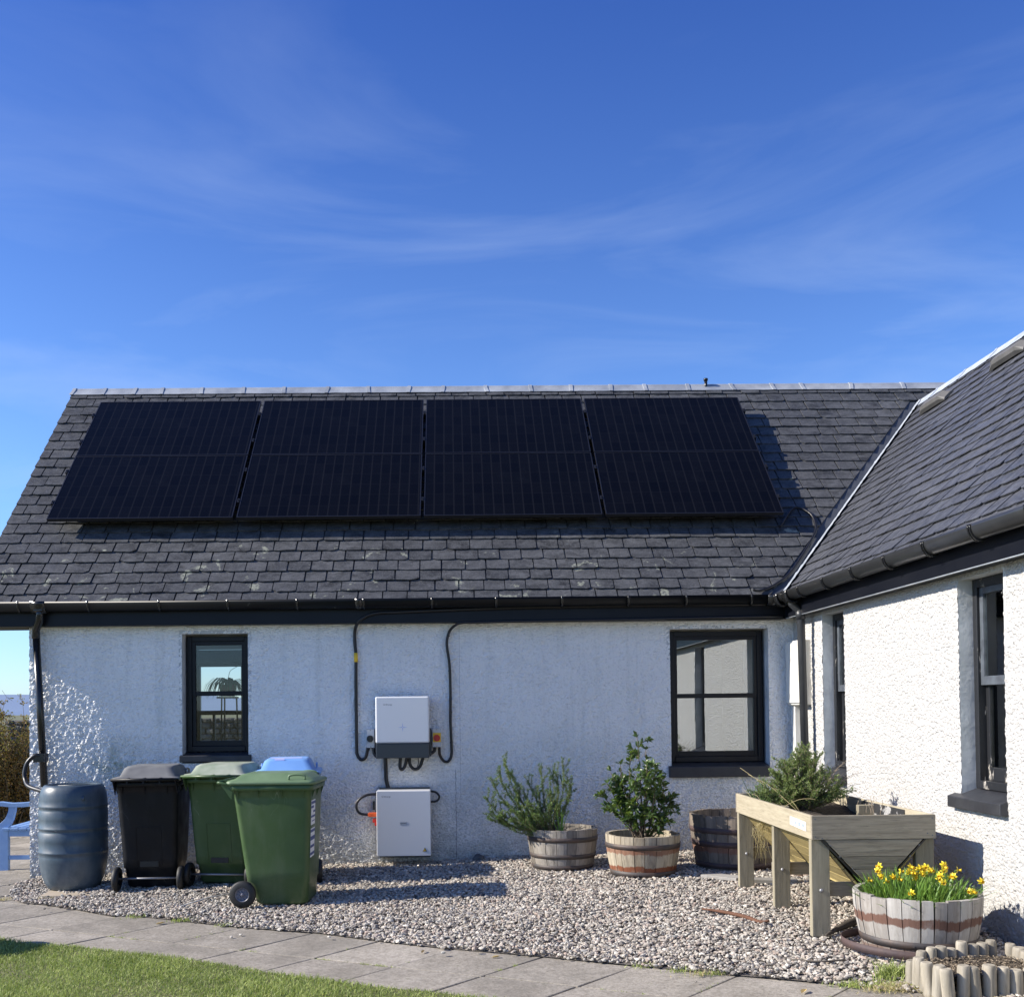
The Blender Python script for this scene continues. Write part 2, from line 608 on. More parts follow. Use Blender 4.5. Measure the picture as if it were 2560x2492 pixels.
def m_wood(name, a, b, dark, st=(14, 14, 1.2), sc=3., rough=.75, attr=.25):
    t = NT(name)
    vec = t.mapping(st)
    n = t.noise(sc, 7, .65, vec, .5)
    c = t.mix(t.rng(n, .3, .7), a, b)
    c = t.mix(t.rng(t.noise(sc * 2.6, 6, .7, vec), .55, .75, 0, .7), c, dark)
    k = t.rng(t.attr(), 0, 1, 1 - attr, 1 + attr)
    cc = t.n.new('ShaderNodeCombineColor')
    for i in range(3):
        t.l.new(k, cc.inputs[i])
    c = t.mix(1.0, c, cc.outputs[0], 'MULTIPLY')
    return t.out(c, rough, 0, .3, t.bump(n, .5, .004))


TRUG_X = m_wood('weathered_board_across_shaded', (.175, .152, .115), (.31, .275, .21), (.06, .052, .04), (1.2, 14, 14))  # same wood, darker: shade of the end panels put into the colour
TRUG_Y = m_wood('weathered_board_along_sunlit', (.33, .285, .20), (.47, .415, .30), (.12, .10, .07), (14, 1.2, 14))  # same wood, paler: sun on the side boards put into the colour
TRUG_Z = m_wood('weathered_post', (.20, .178, .125), (.32, .285, .205), (.07, .062, .045), (14, 14, 1.2))
TRUG_L = m_wood('yellowish_liner_board', (.30, .235, .10), (.42, .33, .14), (.2, .16, .07), (14, 1.2, 14))
LOGM = m_wood('bleached_log', (.22, .195, .15), (.40, .36, .29), (.13, .12, .10), (9, 9, 1.0), 4, .8, .2)
FLATW = m_wood('old_grey_timber', (.25, .24, .22), (.36, .34, .31), (.1, .1, .09), (2, 12, 12))
STICKM = m_wood('rust_brown_stick', (.09, .042, .024), (.14, .065, .038), (.04, .02, .014), (3, 3, 3))
DRIFT = m_wood('grey_brown_driftwood', (.07, .06, .05), (.13, .11, .09), (.05, .04, .03), (3, 12, 12))


def m_stave(name, a, b, bands=(), rustc=(.20, .062, .028), streak=.5, dark=(.06, .055, .05)):
    t = NT(name)
    vec = t.mapping((11, 11, .9))
    c = t.mix(t.attr(), a, b)
    n = t.noise(2.6, 8, .68, vec, .4)
    c = t.mix(t.rng(n, .45, .70, 0, streak), c, dark)
    c = t.mix(t.rng(t.noise(30, 5, .6, t.mapping((1, 1, .35))), .5, .8, 0, .35), c, tuple(min(.75, q * 1.35) for q in b))
    z = t.xyz()[2]
    wob = t.math('MULTIPLY', t.math('SUBTRACT', t.noise(9, 6, .7, t.mapping((1, 1, .5))), .5), .10)
    zz = t.math('ADD', z, wob)
    for (z0, z1, w) in bands:
        k = t.math('MULTIPLY', t.rng(zz, z0 - .004, z0 + .004), t.rng(zz, z1 - .004, z1 + .004, 1, 0))
        c = t.mix(t.math('MULTIPLY', k, t.rng(t.noise(6, 5, .6), .25, .45, .35 * w, w)), c, rustc)
    return t.out(c, .8, 0, .25, t.bump(n, .6, .005))


SOIL = simple('dark_soil', (.035, .026, .018), (.09, .068, .045), 40, .95, bump=(60, 1, .02))
HOOP = simple('old_iron_hoop', (.060, .055, .055), (.10, .07, .055), 12, .6, .2, bump=(40, .3, .004))
HOOPR = simple('rusty_iron_hoop', (.055, .038, .040), (.09, .055, .048), 12, .7, bump=(40, .4, .004))


def m_leaf(name, a, b, rough=.5, attr=True, trans=.25):
    t = NT(name)
    c = t.mix(t.attr(), a, b)
    n = t.n
    t.out(c, rough, 0, .5)
    tl = n.new('ShaderNodeBsdfTranslucent')
    c2 = t.mix(.5, c, (.35, .5, .06))
    t.l.new(c2, tl.inputs['Color'])
    ms = n.new('ShaderNodeMixShader')
    ms.inputs[0].default_value = trans
    t.l.new(t.b.outputs[0], ms.inputs[1])
    t.l.new(tl.outputs[0], ms.inputs[2])
    t.l.new(ms.outputs[0], n['Material Output'].inputs['Surface'])
    return t.m


ROSE = m_leaf('rosemary_leaf', (.065, .12, .038), (.17, .26, .08))
SHRUB = m_leaf('shrub_leaf', (.07, .115, .038), (.27, .34, .11))
BAY = m_leaf('bay_leaf', (.035, .070, .022), (.10, .16, .045), .32)
DAFL = m_leaf('daffodil_leaf', (.07, .15, .024), (.19, .33, .06), .45)
GRASSM = m_leaf('lawn_grass', (.17, .22, .05), (.46, .52, .17), .6)
STRAW = m_leaf('dry_straw_grass', (.42, .34, .16), (.60, .50, .28), .7)
SPIDER = m_leaf('spider_plant_leaf', (.10, .20, .05), (.30, .42, .16), .5)
HEDGE = m_leaf('hedge_leaf', (.05, .05, .02), (.30, .16, .04), .6)
PETAL = simple('yellow_petal', (.80, .68, .045), (.78, .60, .03), 30, .5)
TRUMP = simple('deep_yellow_trumpet', (.80, .50, .015), None, rough=.5)
BARK = simple('brown_bark', (.10, .075, .05), (.18, .14, .10), 20, .85, bump=(50, .6, .004))
TWIG = simple('dry_twig', (.24, .19, .14), (.34, .28, .2), 20, .8)
PAVE = NT('concrete_slab')
_c = PAVE.mix(PAVE.rng(PAVE.noise(3.5, 8, .65), .3, .7), (.29, .26, .215), (.42, .38, .325))
_c = PAVE.mix(PAVE.rng(PAVE.noise(24, 8, .8), .44, .6, 0, .45), _c, (.13, .118, .095))
_c = PAVE.mix(PAVE.rng(PAVE.noise(38, 8, .8), .52, .62, 0, .4), _c, (.42, .39, .34))
_c = PAVE.mix(PAVE.rng(PAVE.noise(60, 6, .7), .45, .7, 0, .55), _c, (.095, .080, .063))
_c = PAVE.mix(PAVE.rng(PAVE.noise(11, 7, .6), .64, .68, 0, .5), _c, (.32, .30, .26))
_c = PAVE.mix(PAVE.rng(PAVE.noise(1.3, 7, .7, None, .5), .45, .68, 0, .6), _c, (.125, .115, .095))
_c = PAVE.mix(PAVE.rng(PAVE.noise(7, 8, .75), .60, .66, 0, .55), _c, (.115, .12, .075))
_k = PAVE.rng(PAVE.attr(), 0, 1, .84, 1.16)
_cc = PAVE.n.new('ShaderNodeCombineColor')
for _i in range(3):
    PAVE.l.new(_k, _cc.inputs[_i])
_c = PAVE.mix(1.0, _c, _cc.outputs[0], 'MULTIPLY')
PAVE = PAVE.out(_c, .85, 0, .3, PAVE.bump(PAVE.noise(55, 7, .7), .5, .006))
GRAVB = simple('gravel_bed_fines', (.20, .175, .15), (.09, .08, .07), 55, .95, bump=(45, 1, .03))
STONE = NT('gravel_stones')
_r = STONE.n.new('ShaderNodeValToRGB')
STONE.l.new(STONE.attr(), _r.inputs[0])
e = _r.color_ramp.elements
e[0].color = (0.136, 0.128, 0.120, 1); e[0].position = 0
e[1].color = (0.672, 0.616, 0.528, 1); e[1].position = 1
for p_, c_ in ((.25, (0.320, 0.280, 0.232, 1)), (.5, (0.448, 0.404, 0.340, 1)), (.62, (0.384, 0.296, 0.240, 1)), (.72, (0.512, 0.468, 0.400, 1)), (.85, (0.352, 0.336, 0.296, 1))):
    q = e.new(p_)
    q.color = c_
STONE = STONE.out(_r.outputs[0], .75, 0, .35)
LAWNB = simple('lawn_soil_and_moss', (.11, .12, .045), (.18, .17, .08), 30, .95, bump=(40, .8, .02))
FIELD = simple('rough_pasture', (.10, .115, .045), (.17, .155, .08), .15, .95)
HILLM = simple('distant_hill_haze_blue', (.13, .19, .30), (.16, .22, .33), .002, .95)  # blue haze of distance put into the hill colour
DRYST = simple('drystone_rubble', (.06, .055, .048), (.15, .14, .125), 5, .9, bump=(9, .9, .05), attr=.4)
ROOM = simple('plastered_room', (.33, .30, .26), (.30, .27, .23), 2, .8)
DARKROOM = simple('dim_room', (.16, .155, .15), None, rough=.85)
CURT = simple('pale_curtain', (.62, .62, .60), (.5, .5, .5), 3, .9)
TERRA = simple('terracotta', (.42, .17, .09), (.5, .24, .14), 8, .8)
ROCK = simple('dark_rock', (.07, .075, .08), (.13, .13, .13), 12, .8, bump=(20, .6, .01))
VENTG = simple('grey_roof_vent', (.085, .083, .078), (.12, .115, .11), 8, .6)
FLAPM = simple('black_liner_fabric', (.02, .02, .02), (.36, .35, .33), 16, .9, lo=.56, hi=.62)
TERRAF = simple('sandstone_flag', (.36, .30, .22), (.44, .37, .28), 8, .8)
# ================================================================ GROUND
def inpoly(px, py, poly):
    px, py = np.asarray(px), np.asarray(py)
    ins = np.zeros(px.shape, bool)
    j = len(poly) - 1
    for i in range(len(poly)):
        xi, yi = poly[i]
        xj, yj = poly[j]
        c = ((yi > py) != (yj > py)) & (px < (xj - xi) * (py - yi) / (yj - yi + 1e-12) + xi)
        ins ^= c
        j = i
    return ins


# terrain reaching the horizon
mb = MB()
rings = [0, 9, 14, 25, 60, 200, 1000, 9000]
vs, fs = [], []
NA = 48
for k, rr in enumerate(rings):
    for a in range(NA):
        x = 3 + rr * math.cos(2 * math.pi * a / NA)
        y = 0 + rr * math.sin(2 * math.pi * a / NA)
        z = G(x, y) - .06 if k < 3 else (-.15 if k == 3 else -.4 - .002 * min(rr, 1000))
        if k and k < 3:
            z = max(z, -.42)
        vs.append((x, y, z))
for k in range(len(rings) - 1):
    for a in range(NA):
        b = (a + 1) % NA
        fs.append((k * NA + a, k * NA + b, (k + 1) * NA + b, (k + 1) * NA + a))
mb.add(vs, fs, .5, True)
struct(mb.build('ground', FIELD))

# distant hills
mb = MB()
vs, fs = [], []
NH = 140
for i in range(NH + 1):
    a = R(-75 + 150 * i / NH)
    for k, (d, hh) in enumerate(((2300, 0), (2900, .55), (3400, 1.0), (4200, 0))):
        h = 58 + 46 * mnoise.noise(Vector((i * .09, 3.3, 0))) + 16 * mnoise.noise(Vector((i * .31, 8, k)))
        vs.append((4 + d * math.sin(a), d * math.cos(a), -6 + max(4, h) * hh))
for i in range(NH):
    for k in range(3):
        q = i * 4 + k
        fs.append((q, q + 4, q + 5, q + 1))
mb.add(vs, fs, .5, True)
struct(mb.build('hills', HILLM))

# paving
SA = Vector((.878, -.478)) * .567
SB = Vector((.72, .69)) * .60
SO = Vector((3.52, -3.555))
mb = MB()
for i in range(-16, 12):
    for j in range(-7, 13):
        pts = []
        off = SO + SA * i + SB * j
        cx_, cy_ = (off + SA * .5 + SB * .5)
        if cx_ < -5 or cx_ > 8.5 or cy_ < -6.5 or cy_ > 6 or (cx_ > .3 and cy_ > -.2) or (cx_ > 7.4):
            continue
        if cx_ > 2.5 and cy_ > -1.6:
            continue
        g = random.uniform(.010, .018)
        t1, t2, dz = random.uniform(-.004, .004), random.uniform(-.004, .004), random.uniform(-.003, .001)
        la, lb = SA.length, SB.length
        for (u, v) in ((g / la, g / lb), (1, g / lb), (1, 1), (g / la, 1)):
            p = off + SA * (u + random.uniform(-.006, .006)) + SB * (v + random.uniform(-.006, .006))
            pts.append((p.x, p.y, G(p.x, p.y) + dz + t1 * (u - .5) + t2 * (v - .5)))
        mb.prism([(p[0], p[1], p[2] - .045) for p in pts], (0, 0, .045))
struct(mb.build('paving', PAVE, bevel=.005, seg=2))

GRAV = [(.10, .0), (.03, -.35), (.12, -.72), (.22, -.95), (.43, -1.20), (.65, -1.31), (.95, -1.53), (1.34, -1.84), (1.66, -1.95), (2.06, -2.19), (2.42, -2.40), (2.98, -2.66), (3.41, -2.96),
        (3.90, -3.25), (4.35, -3.47), (4.86, -3.75), (5.20, -3.95), (5.49, -4.09), (5.94, -4.31), (6.4, -4.62), (7.05, -5.0), (7.05, 0)]
LAWN = [(-9, .4), (-4, -.9), (-1.2, -1.75), (.0, -2.16), (.45, -2.33), (.82, -2.50), (1.12, -2.70), (1.42, -2.79), (1.76, -2.98), (2.24, -3.23), (2.61, -3.47), (2.74, -3.57), (3.13, -3.80), (3.48, -4.00), (3.82, -4.16),
        (4.4, -4.5), (5.2, -4.92), (6.4, -5.6), (9, -7), (9, -14), (-9, -14)]
mb = MB()
mb.add([(x, y, G(x, y) + .006) for x, y in GRAV], [list(range(len(GRAV)))], .5)
struct(mb.build('gravel_bed', GRAVB))
mb = MB()
mb.prism([(x, y, G(x, y) - .03) for x, y in LAWN], (0, 0, .042), .5)
struct(mb.build('lawn', LAWNB))


def bulk(name, V, F, rnd, mat, smooth=False):
    """V (N,k,3) verts, F (m,3) faces per item"""
    N, k, _ = V.shape
    m = F.shape[0]
    me = bpy.data.meshes.new(name)
    me.vertices.add(N * k)
    me.vertices.foreach_set('co', V.reshape(-1).astype(np.float32))
    idx = (F[None] + (np.arange(N) * k)[:, None, None]).reshape(-1)
    me.loops.add(N * m * 3)
    me.loops.foreach_set('vertex_index', idx.astype(np.int32))
    me.polygons.add(N * m)
    me.polygons.foreach_set('loop_start', (np.arange(N * m) * 3).astype(np.int32))
    me.polygons.foreach_set('loop_total', np.full(N * m, 3, np.int32))
    me.update(calc_edges=True)
    me.polygons.foreach_set('use_smooth', np.full(N * m, smooth))
    a = me.attributes.new('rnd', 'FLOAT', 'FACE')
    a.data.foreach_set('value', np.repeat(rnd, m).astype(np.float32))
    me.materials.append(mat)
    o = bpy.data.objects.new(name, me)
    col.objects.link(o)
    return o


ph = (1 + 5 ** .5) / 2
ICO = np.array([(-1, ph, 0), (1, ph, 0), (-1, -ph, 0), (1, -ph, 0), (0, -1, ph), (0, 1, ph), (0, -1, -ph), (0, 1, -ph), (ph, 0, -1), (ph, 0, 1), (-ph, 0, -1), (-ph, 0, 1)]) / math.sqrt(1 + ph * ph)
ICOF = np.array([(0, 11, 5), (0, 5, 1), (0, 1, 7), (0, 7, 10), (0, 10, 11), (1, 5, 9), (5, 11, 4), (11, 10, 2), (10, 7, 6), (7, 1, 8), (3, 9, 4), (3, 4, 2), (3, 2, 6), (3, 6, 8), (3, 8, 9), (4, 9, 5), (2, 4, 11), (6, 2, 10), (8, 6, 7), (9, 8, 1)])
N = 112000
X = rng.uniform(0, 7.05, N)
Y = rng.uniform(-5.0, 0, N)
jit = rng.normal(0, .014, (2, N))
ok = inpoly(X + jit[0], Y + jit[1], GRAV)
# a few strays on the paving
stray = (rng.random(N) < .0016) & (Y < -.5) & ~ok & inpoly(X, Y, [(x - .1, y - .28) for x, y in GRAV])
X, Y = X[ok | stray], Y[ok | stray]
N = len(X)
sz = rng.uniform(.0052, .0108, N) * rng.choice([1, 1, 1, 1.35, 1.7], N)
A = rng.uniform(.75, 1.3, (N, 3)) * sz[:, None] * np.array([1.15, .9, .62])
V = ICO[None] * (1 + rng.uniform(-.24, .24, (N, 12, 1))) * A[:, None, :]
an = rng.uniform(0, 6.283, N)
ti = rng.normal(0, .45, N)
ca, sa, ct, st_ = np.cos(an), np.sin(an), np.cos(ti), np.sin(ti)
x_, y_, z_ = V[..., 0].copy(), V[..., 1].copy(), V[..., 2].copy()
y2 = y_ * ct[:, None] - z_ * st_[:, None]
z2 = y_ * st_[:, None] + z_ * ct[:, None]
V[..., 0] = x_ * ca[:, None] - y2 * sa[:, None] + X[:, None]
V[..., 1] = x_ * sa[:, None] + y2 * ca[:, None] + Y[:, None]
und = .012 * np.sin(X * 3.1 + Y * 2.3) * np.sin(Y * 4.7 - X) + .010
V[..., 2] = z2 + (-.06 + .028 * X + .018 * Y + .006 + np.maximum(und, 0) * rng.uniform(.2, 1, N) + rng.uniform(0, .012, N))[:, None]
o = bulk('gravel', V, ICOF, rng.random(N), STONE)
struct(o, 'stuff')


def blades(name, X, Y, Z, h, w, mat, lean=.5, rnd=None):
    N = len(X)
    an = rng.uniform(0, 6.283, N)
    le = rng.uniform(0, lean, N) * h
    la = rng.uniform(0, 6.283, N)
    V = np.zeros((N, 5, 3))
    dx, dy = np.cos(an) * w, np.sin(an) * w
    for k, (t, s) in enumerate(((0, -1), (0, 1), (.55, -.8), (.55, .8), (1, 0))):
        V[:, k, 0] = X + dx * s + np.cos(la) * le * t * t
        V[:, k, 1] = Y + dy * s + np.sin(la) * le * t * t
        V[:, k, 2] = Z + h * t * (1 - .25 * t * lean)
    F = np.array([(0, 1, 3), (0, 3, 2), (2, 3, 4)])
    return bulk(name, V, F, rng.random(N) if rnd is None else rnd, mat)


def scatter(n, x0, x1, y0, y1, poly):
    X = rng.uniform(x0, x1, n)
    Y = rng.uniform(y0, y1, n)
    ok = inpoly(X, Y, poly)
    return X[ok], Y[ok]


X1, Y1 = scatter(150000, .2, 4.3, -4.9, -2.2, [(x + .012, y + .012) for x, y in LAWN])
X2, Y2 = scatter(60000, -4, 8, -9, -1, LAWN)
X, Y = np.concatenate([X1, X2]), np.concatenate([Y1, Y2])
hh = rng.uniform(.014, .044, len(X)) * (1 + .35 * np.sin(X * 4.3 + Y * 2) * np.sin(Y * 5.1))
clump = .45 + .22 * np.sin(X * 7.3 + 2 * np.sin(Y * 5)) * np.sin(Y * 8.1 + X * 3) + .2 * np.sin(X * 19 + 3 * np.sin(Y * 11)) * np.sin(Y * 23 + 2 * np.sin(X * 9)) + rng.normal(0, .26, len(X))
o = blades('lawn_grass', X, Y, -.06 + .028 * X + .018 * Y + .008, hh, rng.uniform(.0012, .0024, len(X)), GRASSM, 1.1, np.clip(clump, 0, 1))
struct(o, 'stuff')

# weeds growing in the paving joints
XX, YY = [], []
for i in range(900):
    k = random.choice(((1, 0), (0, 1), (1, 0)))
    i_, j_ = random.randint(-4, 4), random.choice((0, 0, 1))
    if mnoise.noise(Vector((i_ * 3.1, j_ * 5.7 + k[0] * 9, random.random() * 2))) < -.05:
        continue
    tt = random.random()
    p = SO + SA * (i_ + (tt if k[0] else 0)) + SB * (j_ + (0 if k[0] else tt))
    cl = mnoise.noise(Vector((p.x * 3, p.y * 3, 1)))
    if cl < .08:
        continue
    for _ in range(5):
        XX.append(p.x + random.gauss(0, .010))
        YY.append(p.y + random.gauss(0, .006))
XX, YY = np.array(XX), np.array(YY)
o = blades('joint_weeds', XX, YY, -.06 + .028 * XX + .018 * YY - .006, rng.uniform(.008, .022, len(XX)), rng.uniform(.001, .002, len(XX)), GRASSM, 1.2, rng.uniform(.3, .95, len(XX)))
struct(o, 'stuff')
# grass and straw at the gravel edge by the log edging
XX, YY = [], []
for (cx_, cy_, s, n) in ((6.12, -4.22, .035, 260), (6.05, -4.34, .07, 420), (5.90, -4.30, .05, 160), (5.1, -3.92, .05, 60), (5.27, -3.99, .05, 90), (4.93, -3.80, .04, 60), (1.95, -2.12, .05, 120), (1.55, -1.93, .05, 60), (2.3, -2.33, .05, 50), (1.60, -2.20, .05, 0)):
    for _ in range(n):
        XX.append(random.gauss(cx_, s)); YY.append(random.gauss(cy_, s * .5))
XX, YY = np.array(XX), np.array(YY)
hs = np.where((XX > 6.0) & (YY > -4.30) & (XX < 6.2), rng.uniform(.05, .14, len(XX)), rng.uniform(.012, .04, len(XX)))
o = blades('edge_grass', XX, YY, -.06 + .028 * XX + .018 * YY + .004, hs, rng.uniform(.0015, .003, len(XX)), GRASSM, 1.0)
struct(o, 'stuff')
XX, YY = [], []
for (cx_, cy_, s, n) in ((6.08, -4.38, .08, 520), (6.35, -4.62, .12, 500), (.56, -1.10, .035, 160), (.20, -1.05, .03, 60), (5.20, -4.0, .05, 60)):
    for _ in range(n):
        XX.append(random.gauss(cx_, s)); YY.append(random.gauss(cy_, s * .45))
XX, YY = np.array(XX), np.array(YY)
o = blades('dry_edge_grass', XX, YY, -.06 + .028 * XX + .018 * YY + .004, rng.uniform(.01, .06, len(XX)), rng.uniform(.0012, .0026, len(XX)), STRAW, 2.2)
struct(o, 'stuff')

# ================================================================ COTTAGE
W = 7.048
TH = math.atan(1.0355)
CT, ST = math.cos(TH), math.sin(TH)
VL = 2.68 / CT
WS = 1.0355
THW = math.atan(WS)
CTW, STW = math.cos(THW), math.sin(THW)
KV = 1.0355 / WS
XR = 9.28
ZR = 2.43 + (XR - 6.9) * WS
VV = (XR - 6.9) / CT
VLW = (XR - 6.9) / CTW
cot = thing('cottage', 'white roughcast cottage with grey slate roof and a projecting wing on the right', 'house', (0, 0, 0))


def harled(name, u0, u1, z0, z1, holes, to3, mat, step=.0115, amp=.010, seed=0):
    def lin(a, b, extra):
        pts = sorted(set([a, b] + [e for e in extra if a < e < b]))
        out = []
        for p, q in zip(pts[:-1], pts[1:]):
            n = max(1, int(round((q - p) / step)))
            out += [p + (q - p) * k / n for k in range(n)]
        return out + [b]
    us = lin(u0, u1, [h[0] for h in holes] + [h[1] for h in holes])
    zs = lin(z0, z1, [h[2] for h in holes] + [h[3] for h in holes])
    vs = []
    for z in zs:
        for u in us:
            p = Vector((u * 42 + seed, z * 48, 2.7))
            d = amp * (.55 + .75 * mnoise.noise(p) + .35 * mnoise.noise(p * 2.3))
            e = 0.0
            if u in (us[0], us[-1]):
                e = .010 * mnoise.noise(Vector((3, z * 30, seed)))
            vs.append(to3(u + e, z, max(0, d) + (.006 if seed == 0 and abs(u - 4.70) < .007 else 0) + .006 * mnoise.noise(Vector((u * .9, z * .9, seed + 5)))))
    n = len(us)
    fs = []
    for j in range(len(zs) - 1):
        zc = (zs[j] + zs[j + 1]) / 2
        for i in range(n - 1):
            uc = (us[i] + us[i + 1]) / 2
            if any(h[0] < uc < h[1] and h[2] < zc < h[3] for h in holes):
                continue
            fs.append((j * n + i, j * n + i + 1, (j + 1) * n + i + 1, (j + 1) * n + i))
    m = MB()
    m.add(vs, fs, .5, True)
    return m.build(name, mat, cot)


H1 = (1.392, 1.998, .975, 2.165)
H2 = (5.893, 6.805, .815, 2.165)
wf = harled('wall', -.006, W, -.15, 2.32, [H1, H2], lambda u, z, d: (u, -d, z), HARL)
wf['label'] = 'long shaded roughcast front wall'
H3 = (-1.240, -.748, .815, 2.217)
H4 = (-3.650, -3.120, .815, 2.217)
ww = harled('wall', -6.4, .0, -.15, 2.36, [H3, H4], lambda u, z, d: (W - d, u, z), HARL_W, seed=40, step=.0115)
ww['label'] = 'sunlit roughcast wall of the wing'
# gable, back and other outer walls
mb = MB()
gz = lambda y: 2.43 + (y + .14) * 1.0355 - .1
mb.prism([(0, .0, -.2), (0, 5.08, -.2), (0, 5.08, 2.3), (0, 2.54, gz(2.54)), (0, 0, 2.3)], (.3, 0, 0))
BX0, BX1, BZ0, BZ1 = .31, .98, .72, 2.12
for (a, b, c_, d_) in ((.3, BX0, -.2, 2.3), (BX1, 12.1, -.2, 2.3), (BX0, BX1, -.2, BZ0), (BX0, BX1, BZ1, 2.3)):
    if b > a + .001:
        mb.box(a, b, 4.78, 5.08, c_, d_)
mb.box(11.8, 12.1, -6.4, 4.78, -.2, 2.3)
mb.prism([(W + .01, -6.4, -.2), (12.1, -6.4, -.2), (12.1, -6.4, 2.0), (XR, -6.4, 4.75), (W + .01, -6.4, 2.3)], (0, .3, 0))
ob = mb.build('wall', HARL_W, cot)
ob['label'] = 'gable end and rear walls'
# inner leaf and rooms
mb = MB()


def leaf_x(mb, x0, x1, y0, y1, z0, z1, hs):
    xs = sorted([x0, x1] + [h[0] for h in hs] + [h[1] for h in hs])
    for a, b in zip(xs[:-1], xs[1:]):
        h = [q for q in hs if q[0] <= a and q[1] >= b]
        if h:
            mb.box(a, b, y0, y1, z0, h[0][2])
            mb.box(a, b, y0, y1, h[0][3], z1)
        else:
            mb.box(a, b, y0, y1, z0, z1)


leaf_x(mb, .02, W, .17, .45, -.15, 2.30, [(H1[0], H1[1], 1.02, 2.15), (H2[0], H2[1], .88, 2.15)])
mb.box(.3, W, .45, 4.78, .0, .12)
mb.box(.3, W, .45, 4.78, 2.302, 2.36)
mb.box(2.7, 2.8, .45, 4.78, .12, 2.30)
mb.box(.305, BX0 + .002, .45, 4.78, .12, 2.3)
mb.build('room_lining', ROOM, cot)
mb = MB()
mb.box(5.0, 5.1, .46, 2.5, .13, 2.3)
mb.box(W - .02, W + .1, .46, 2.5, .13, 2.3)
mb.box(5.1, W, 2.5, 2.6, .13, 2.3)
mb.box(W + .1, W + 1.4, 2.5, 2.6, .13, 2.3)
mb.box(W + 1.3, W + 1.4, -4.6, 2.5, .1, 2.3)
mb.build('room_lining', DARKROOM, cot)
# wing inner leaf
mb = MB()
ys = [-6.1, H4[0], H4[1], H3[0], H3[1], -.02]
for k, (a, b) in enumerate(zip(ys[:-1], ys[1:])):
    if k in (1, 3):
        mb.box(W + .17, W + .4, a, b, -.1, .9)
        mb.box(W + .17, W + .4, a, b, 2.2, 2.3)
    else:
        mb.box(W + .17, W + .4, a, b, -.1, 2.3)
mb.build('room_lining', DARKROOM, cot)
# reveals
for (a, b, c_, d_) in (H1, H2):
    mb = MB()
    mb.prism([(a - .03, -.004, c_), (a, -.004, c_), (a, -.004, d_), (b, -.004, d_), (b, -.004, c_), (b + .03, -.004, c_), (b + .03, -.004, d_ + .03), (a - .03, -.004, d_ + .03)], (0, .174, 0))
    mb.build('window_reveal', PLASTER, cot)
for (a, b, c_, d_) in (H3, H4):
    mb = MB()
    mb.prism([(W - .004, a - .03, c_), (W - .004, a, c_), (W - .004, a, d_), (W - .004, b, d_), (W - .004, b, c_), (W - .004, b + .03, c_), (W - .004, b + .03, d_ + .03), (W - .004, a - .03, d_ + .03)], (.174, 0, 0))
    mb.build('window_reveal', PLASTER, cot)


# windows of the front wall
def win(x0, x1, z0, z1, y, gl, mid, bot, lab):
    m = MB()
    fw_, d = .045, .07
    m.box(x0, x0 + fw_, y, y + d, z0, z1)
    m.box(x1 - fw_, x1, y, y + d, z0, z1)
    m.box(x0 + fw_, x1 - fw_, y, y + d, z1 - fw_, z1)
    m.box(x0 + fw_, x1 - fw_, y - .006, y + d, z0, z0 + .05)
    f = m.build('window', UPVC, cot, bevel=.004)
    f['label'] = lab
    # sashes
    zt = z1 - fw_
    for k, (a, b, yy) in enumerate(((mid - .005, zt, y + .012), (z0 + .05, mid + .035, y + .022))):
        m = MB()
        s = .032
        top, bo = (.035, .042) if k == 0 else (.038, bot)
        m.box(x0 + fw_, x0 + fw_ + s, yy, yy + .04, a, b)
        m.box(x1 - fw_ - s, x1 - fw_, yy, yy + .04, a, b)
        m.box(x0 + fw_ + s, x1 - fw_ - s, yy, yy + .04, b - top, b)
        m.box(x0 + fw_ + s, x1 - fw_ - s, yy, yy + .04, a, a + bo)
        sa_ = m.build('sash', UPVC, f, bevel=.003)
        m = MB()
        m.box(x0 + fw_ + s, x1 - fw_ - s, yy + .016, yy + .02, a + bo, b - top)
        m.build('pane', gl, f)
    return f


wl_ = win(1.407, 1.991, 1.076, 2.146, .108, GLASS, 1.60, .05, 'narrow left window')
wr_ = win(5.908, 6.779, .929, 2.148, .108, GLASS_R, 1.53, .05, 'wide right window')
mb = MB()
mb.prism([(1.37, -.035, .985), (1.37, -.035, 1.045), (1.37, .13, 1.072), (1.37, .13, .985)], (.655, 0, 0))
mb.build('sill', SILL, wl_, bevel=.006)
mb = MB()
mb.prism([(5.865, -.055, .795), (5.865, -.055, .895), (5.865, .13, .926), (5.865, .13, .795)], (.925, 0, 0))
mb.build('sill', SILL, wr_, bevel=.008)
# curtains beside the right window, blind inside
for (a, b) in ((5.93, 6.02), (6.66, 6.76)):
    mb = MB()
    pts = []
    for k in range(20):
        pts.append((a + (b - a) * k / 19, .30 + .012 * math.sin(k * 1.9), .95))
    mb.add([p for p in pts] + [(p[0], p[1], 2.2) for p in pts], [(k, k + 1, 21 + k, 20 + k) for k in range(19)], .5, True)
    mb.build('curtain', CURT, cot)
# far window of the left room
mb = MB()
for (a, b, c_, d_) in ((BX0, BX0 + .05, BZ0, BZ1), (BX1 - .05, BX1, BZ0, BZ1), (BX0 + .05, BX1 - .05, BZ1 - .05, BZ1), (BX0 + .05, BX1 - .05, BZ0, BZ0 + .06), (BX0 + .05, BX1 - .05, 1.40, 1.46)):
    mb.box(a, b, 4.86, 4.93, c_, d_)
mb.box(.53, .56, 4.87, 4.92, BZ0 + .06, 1.40)
f = mb.build('window', UPVC, cot)
f['label'] = 'rear window seen through the left room'


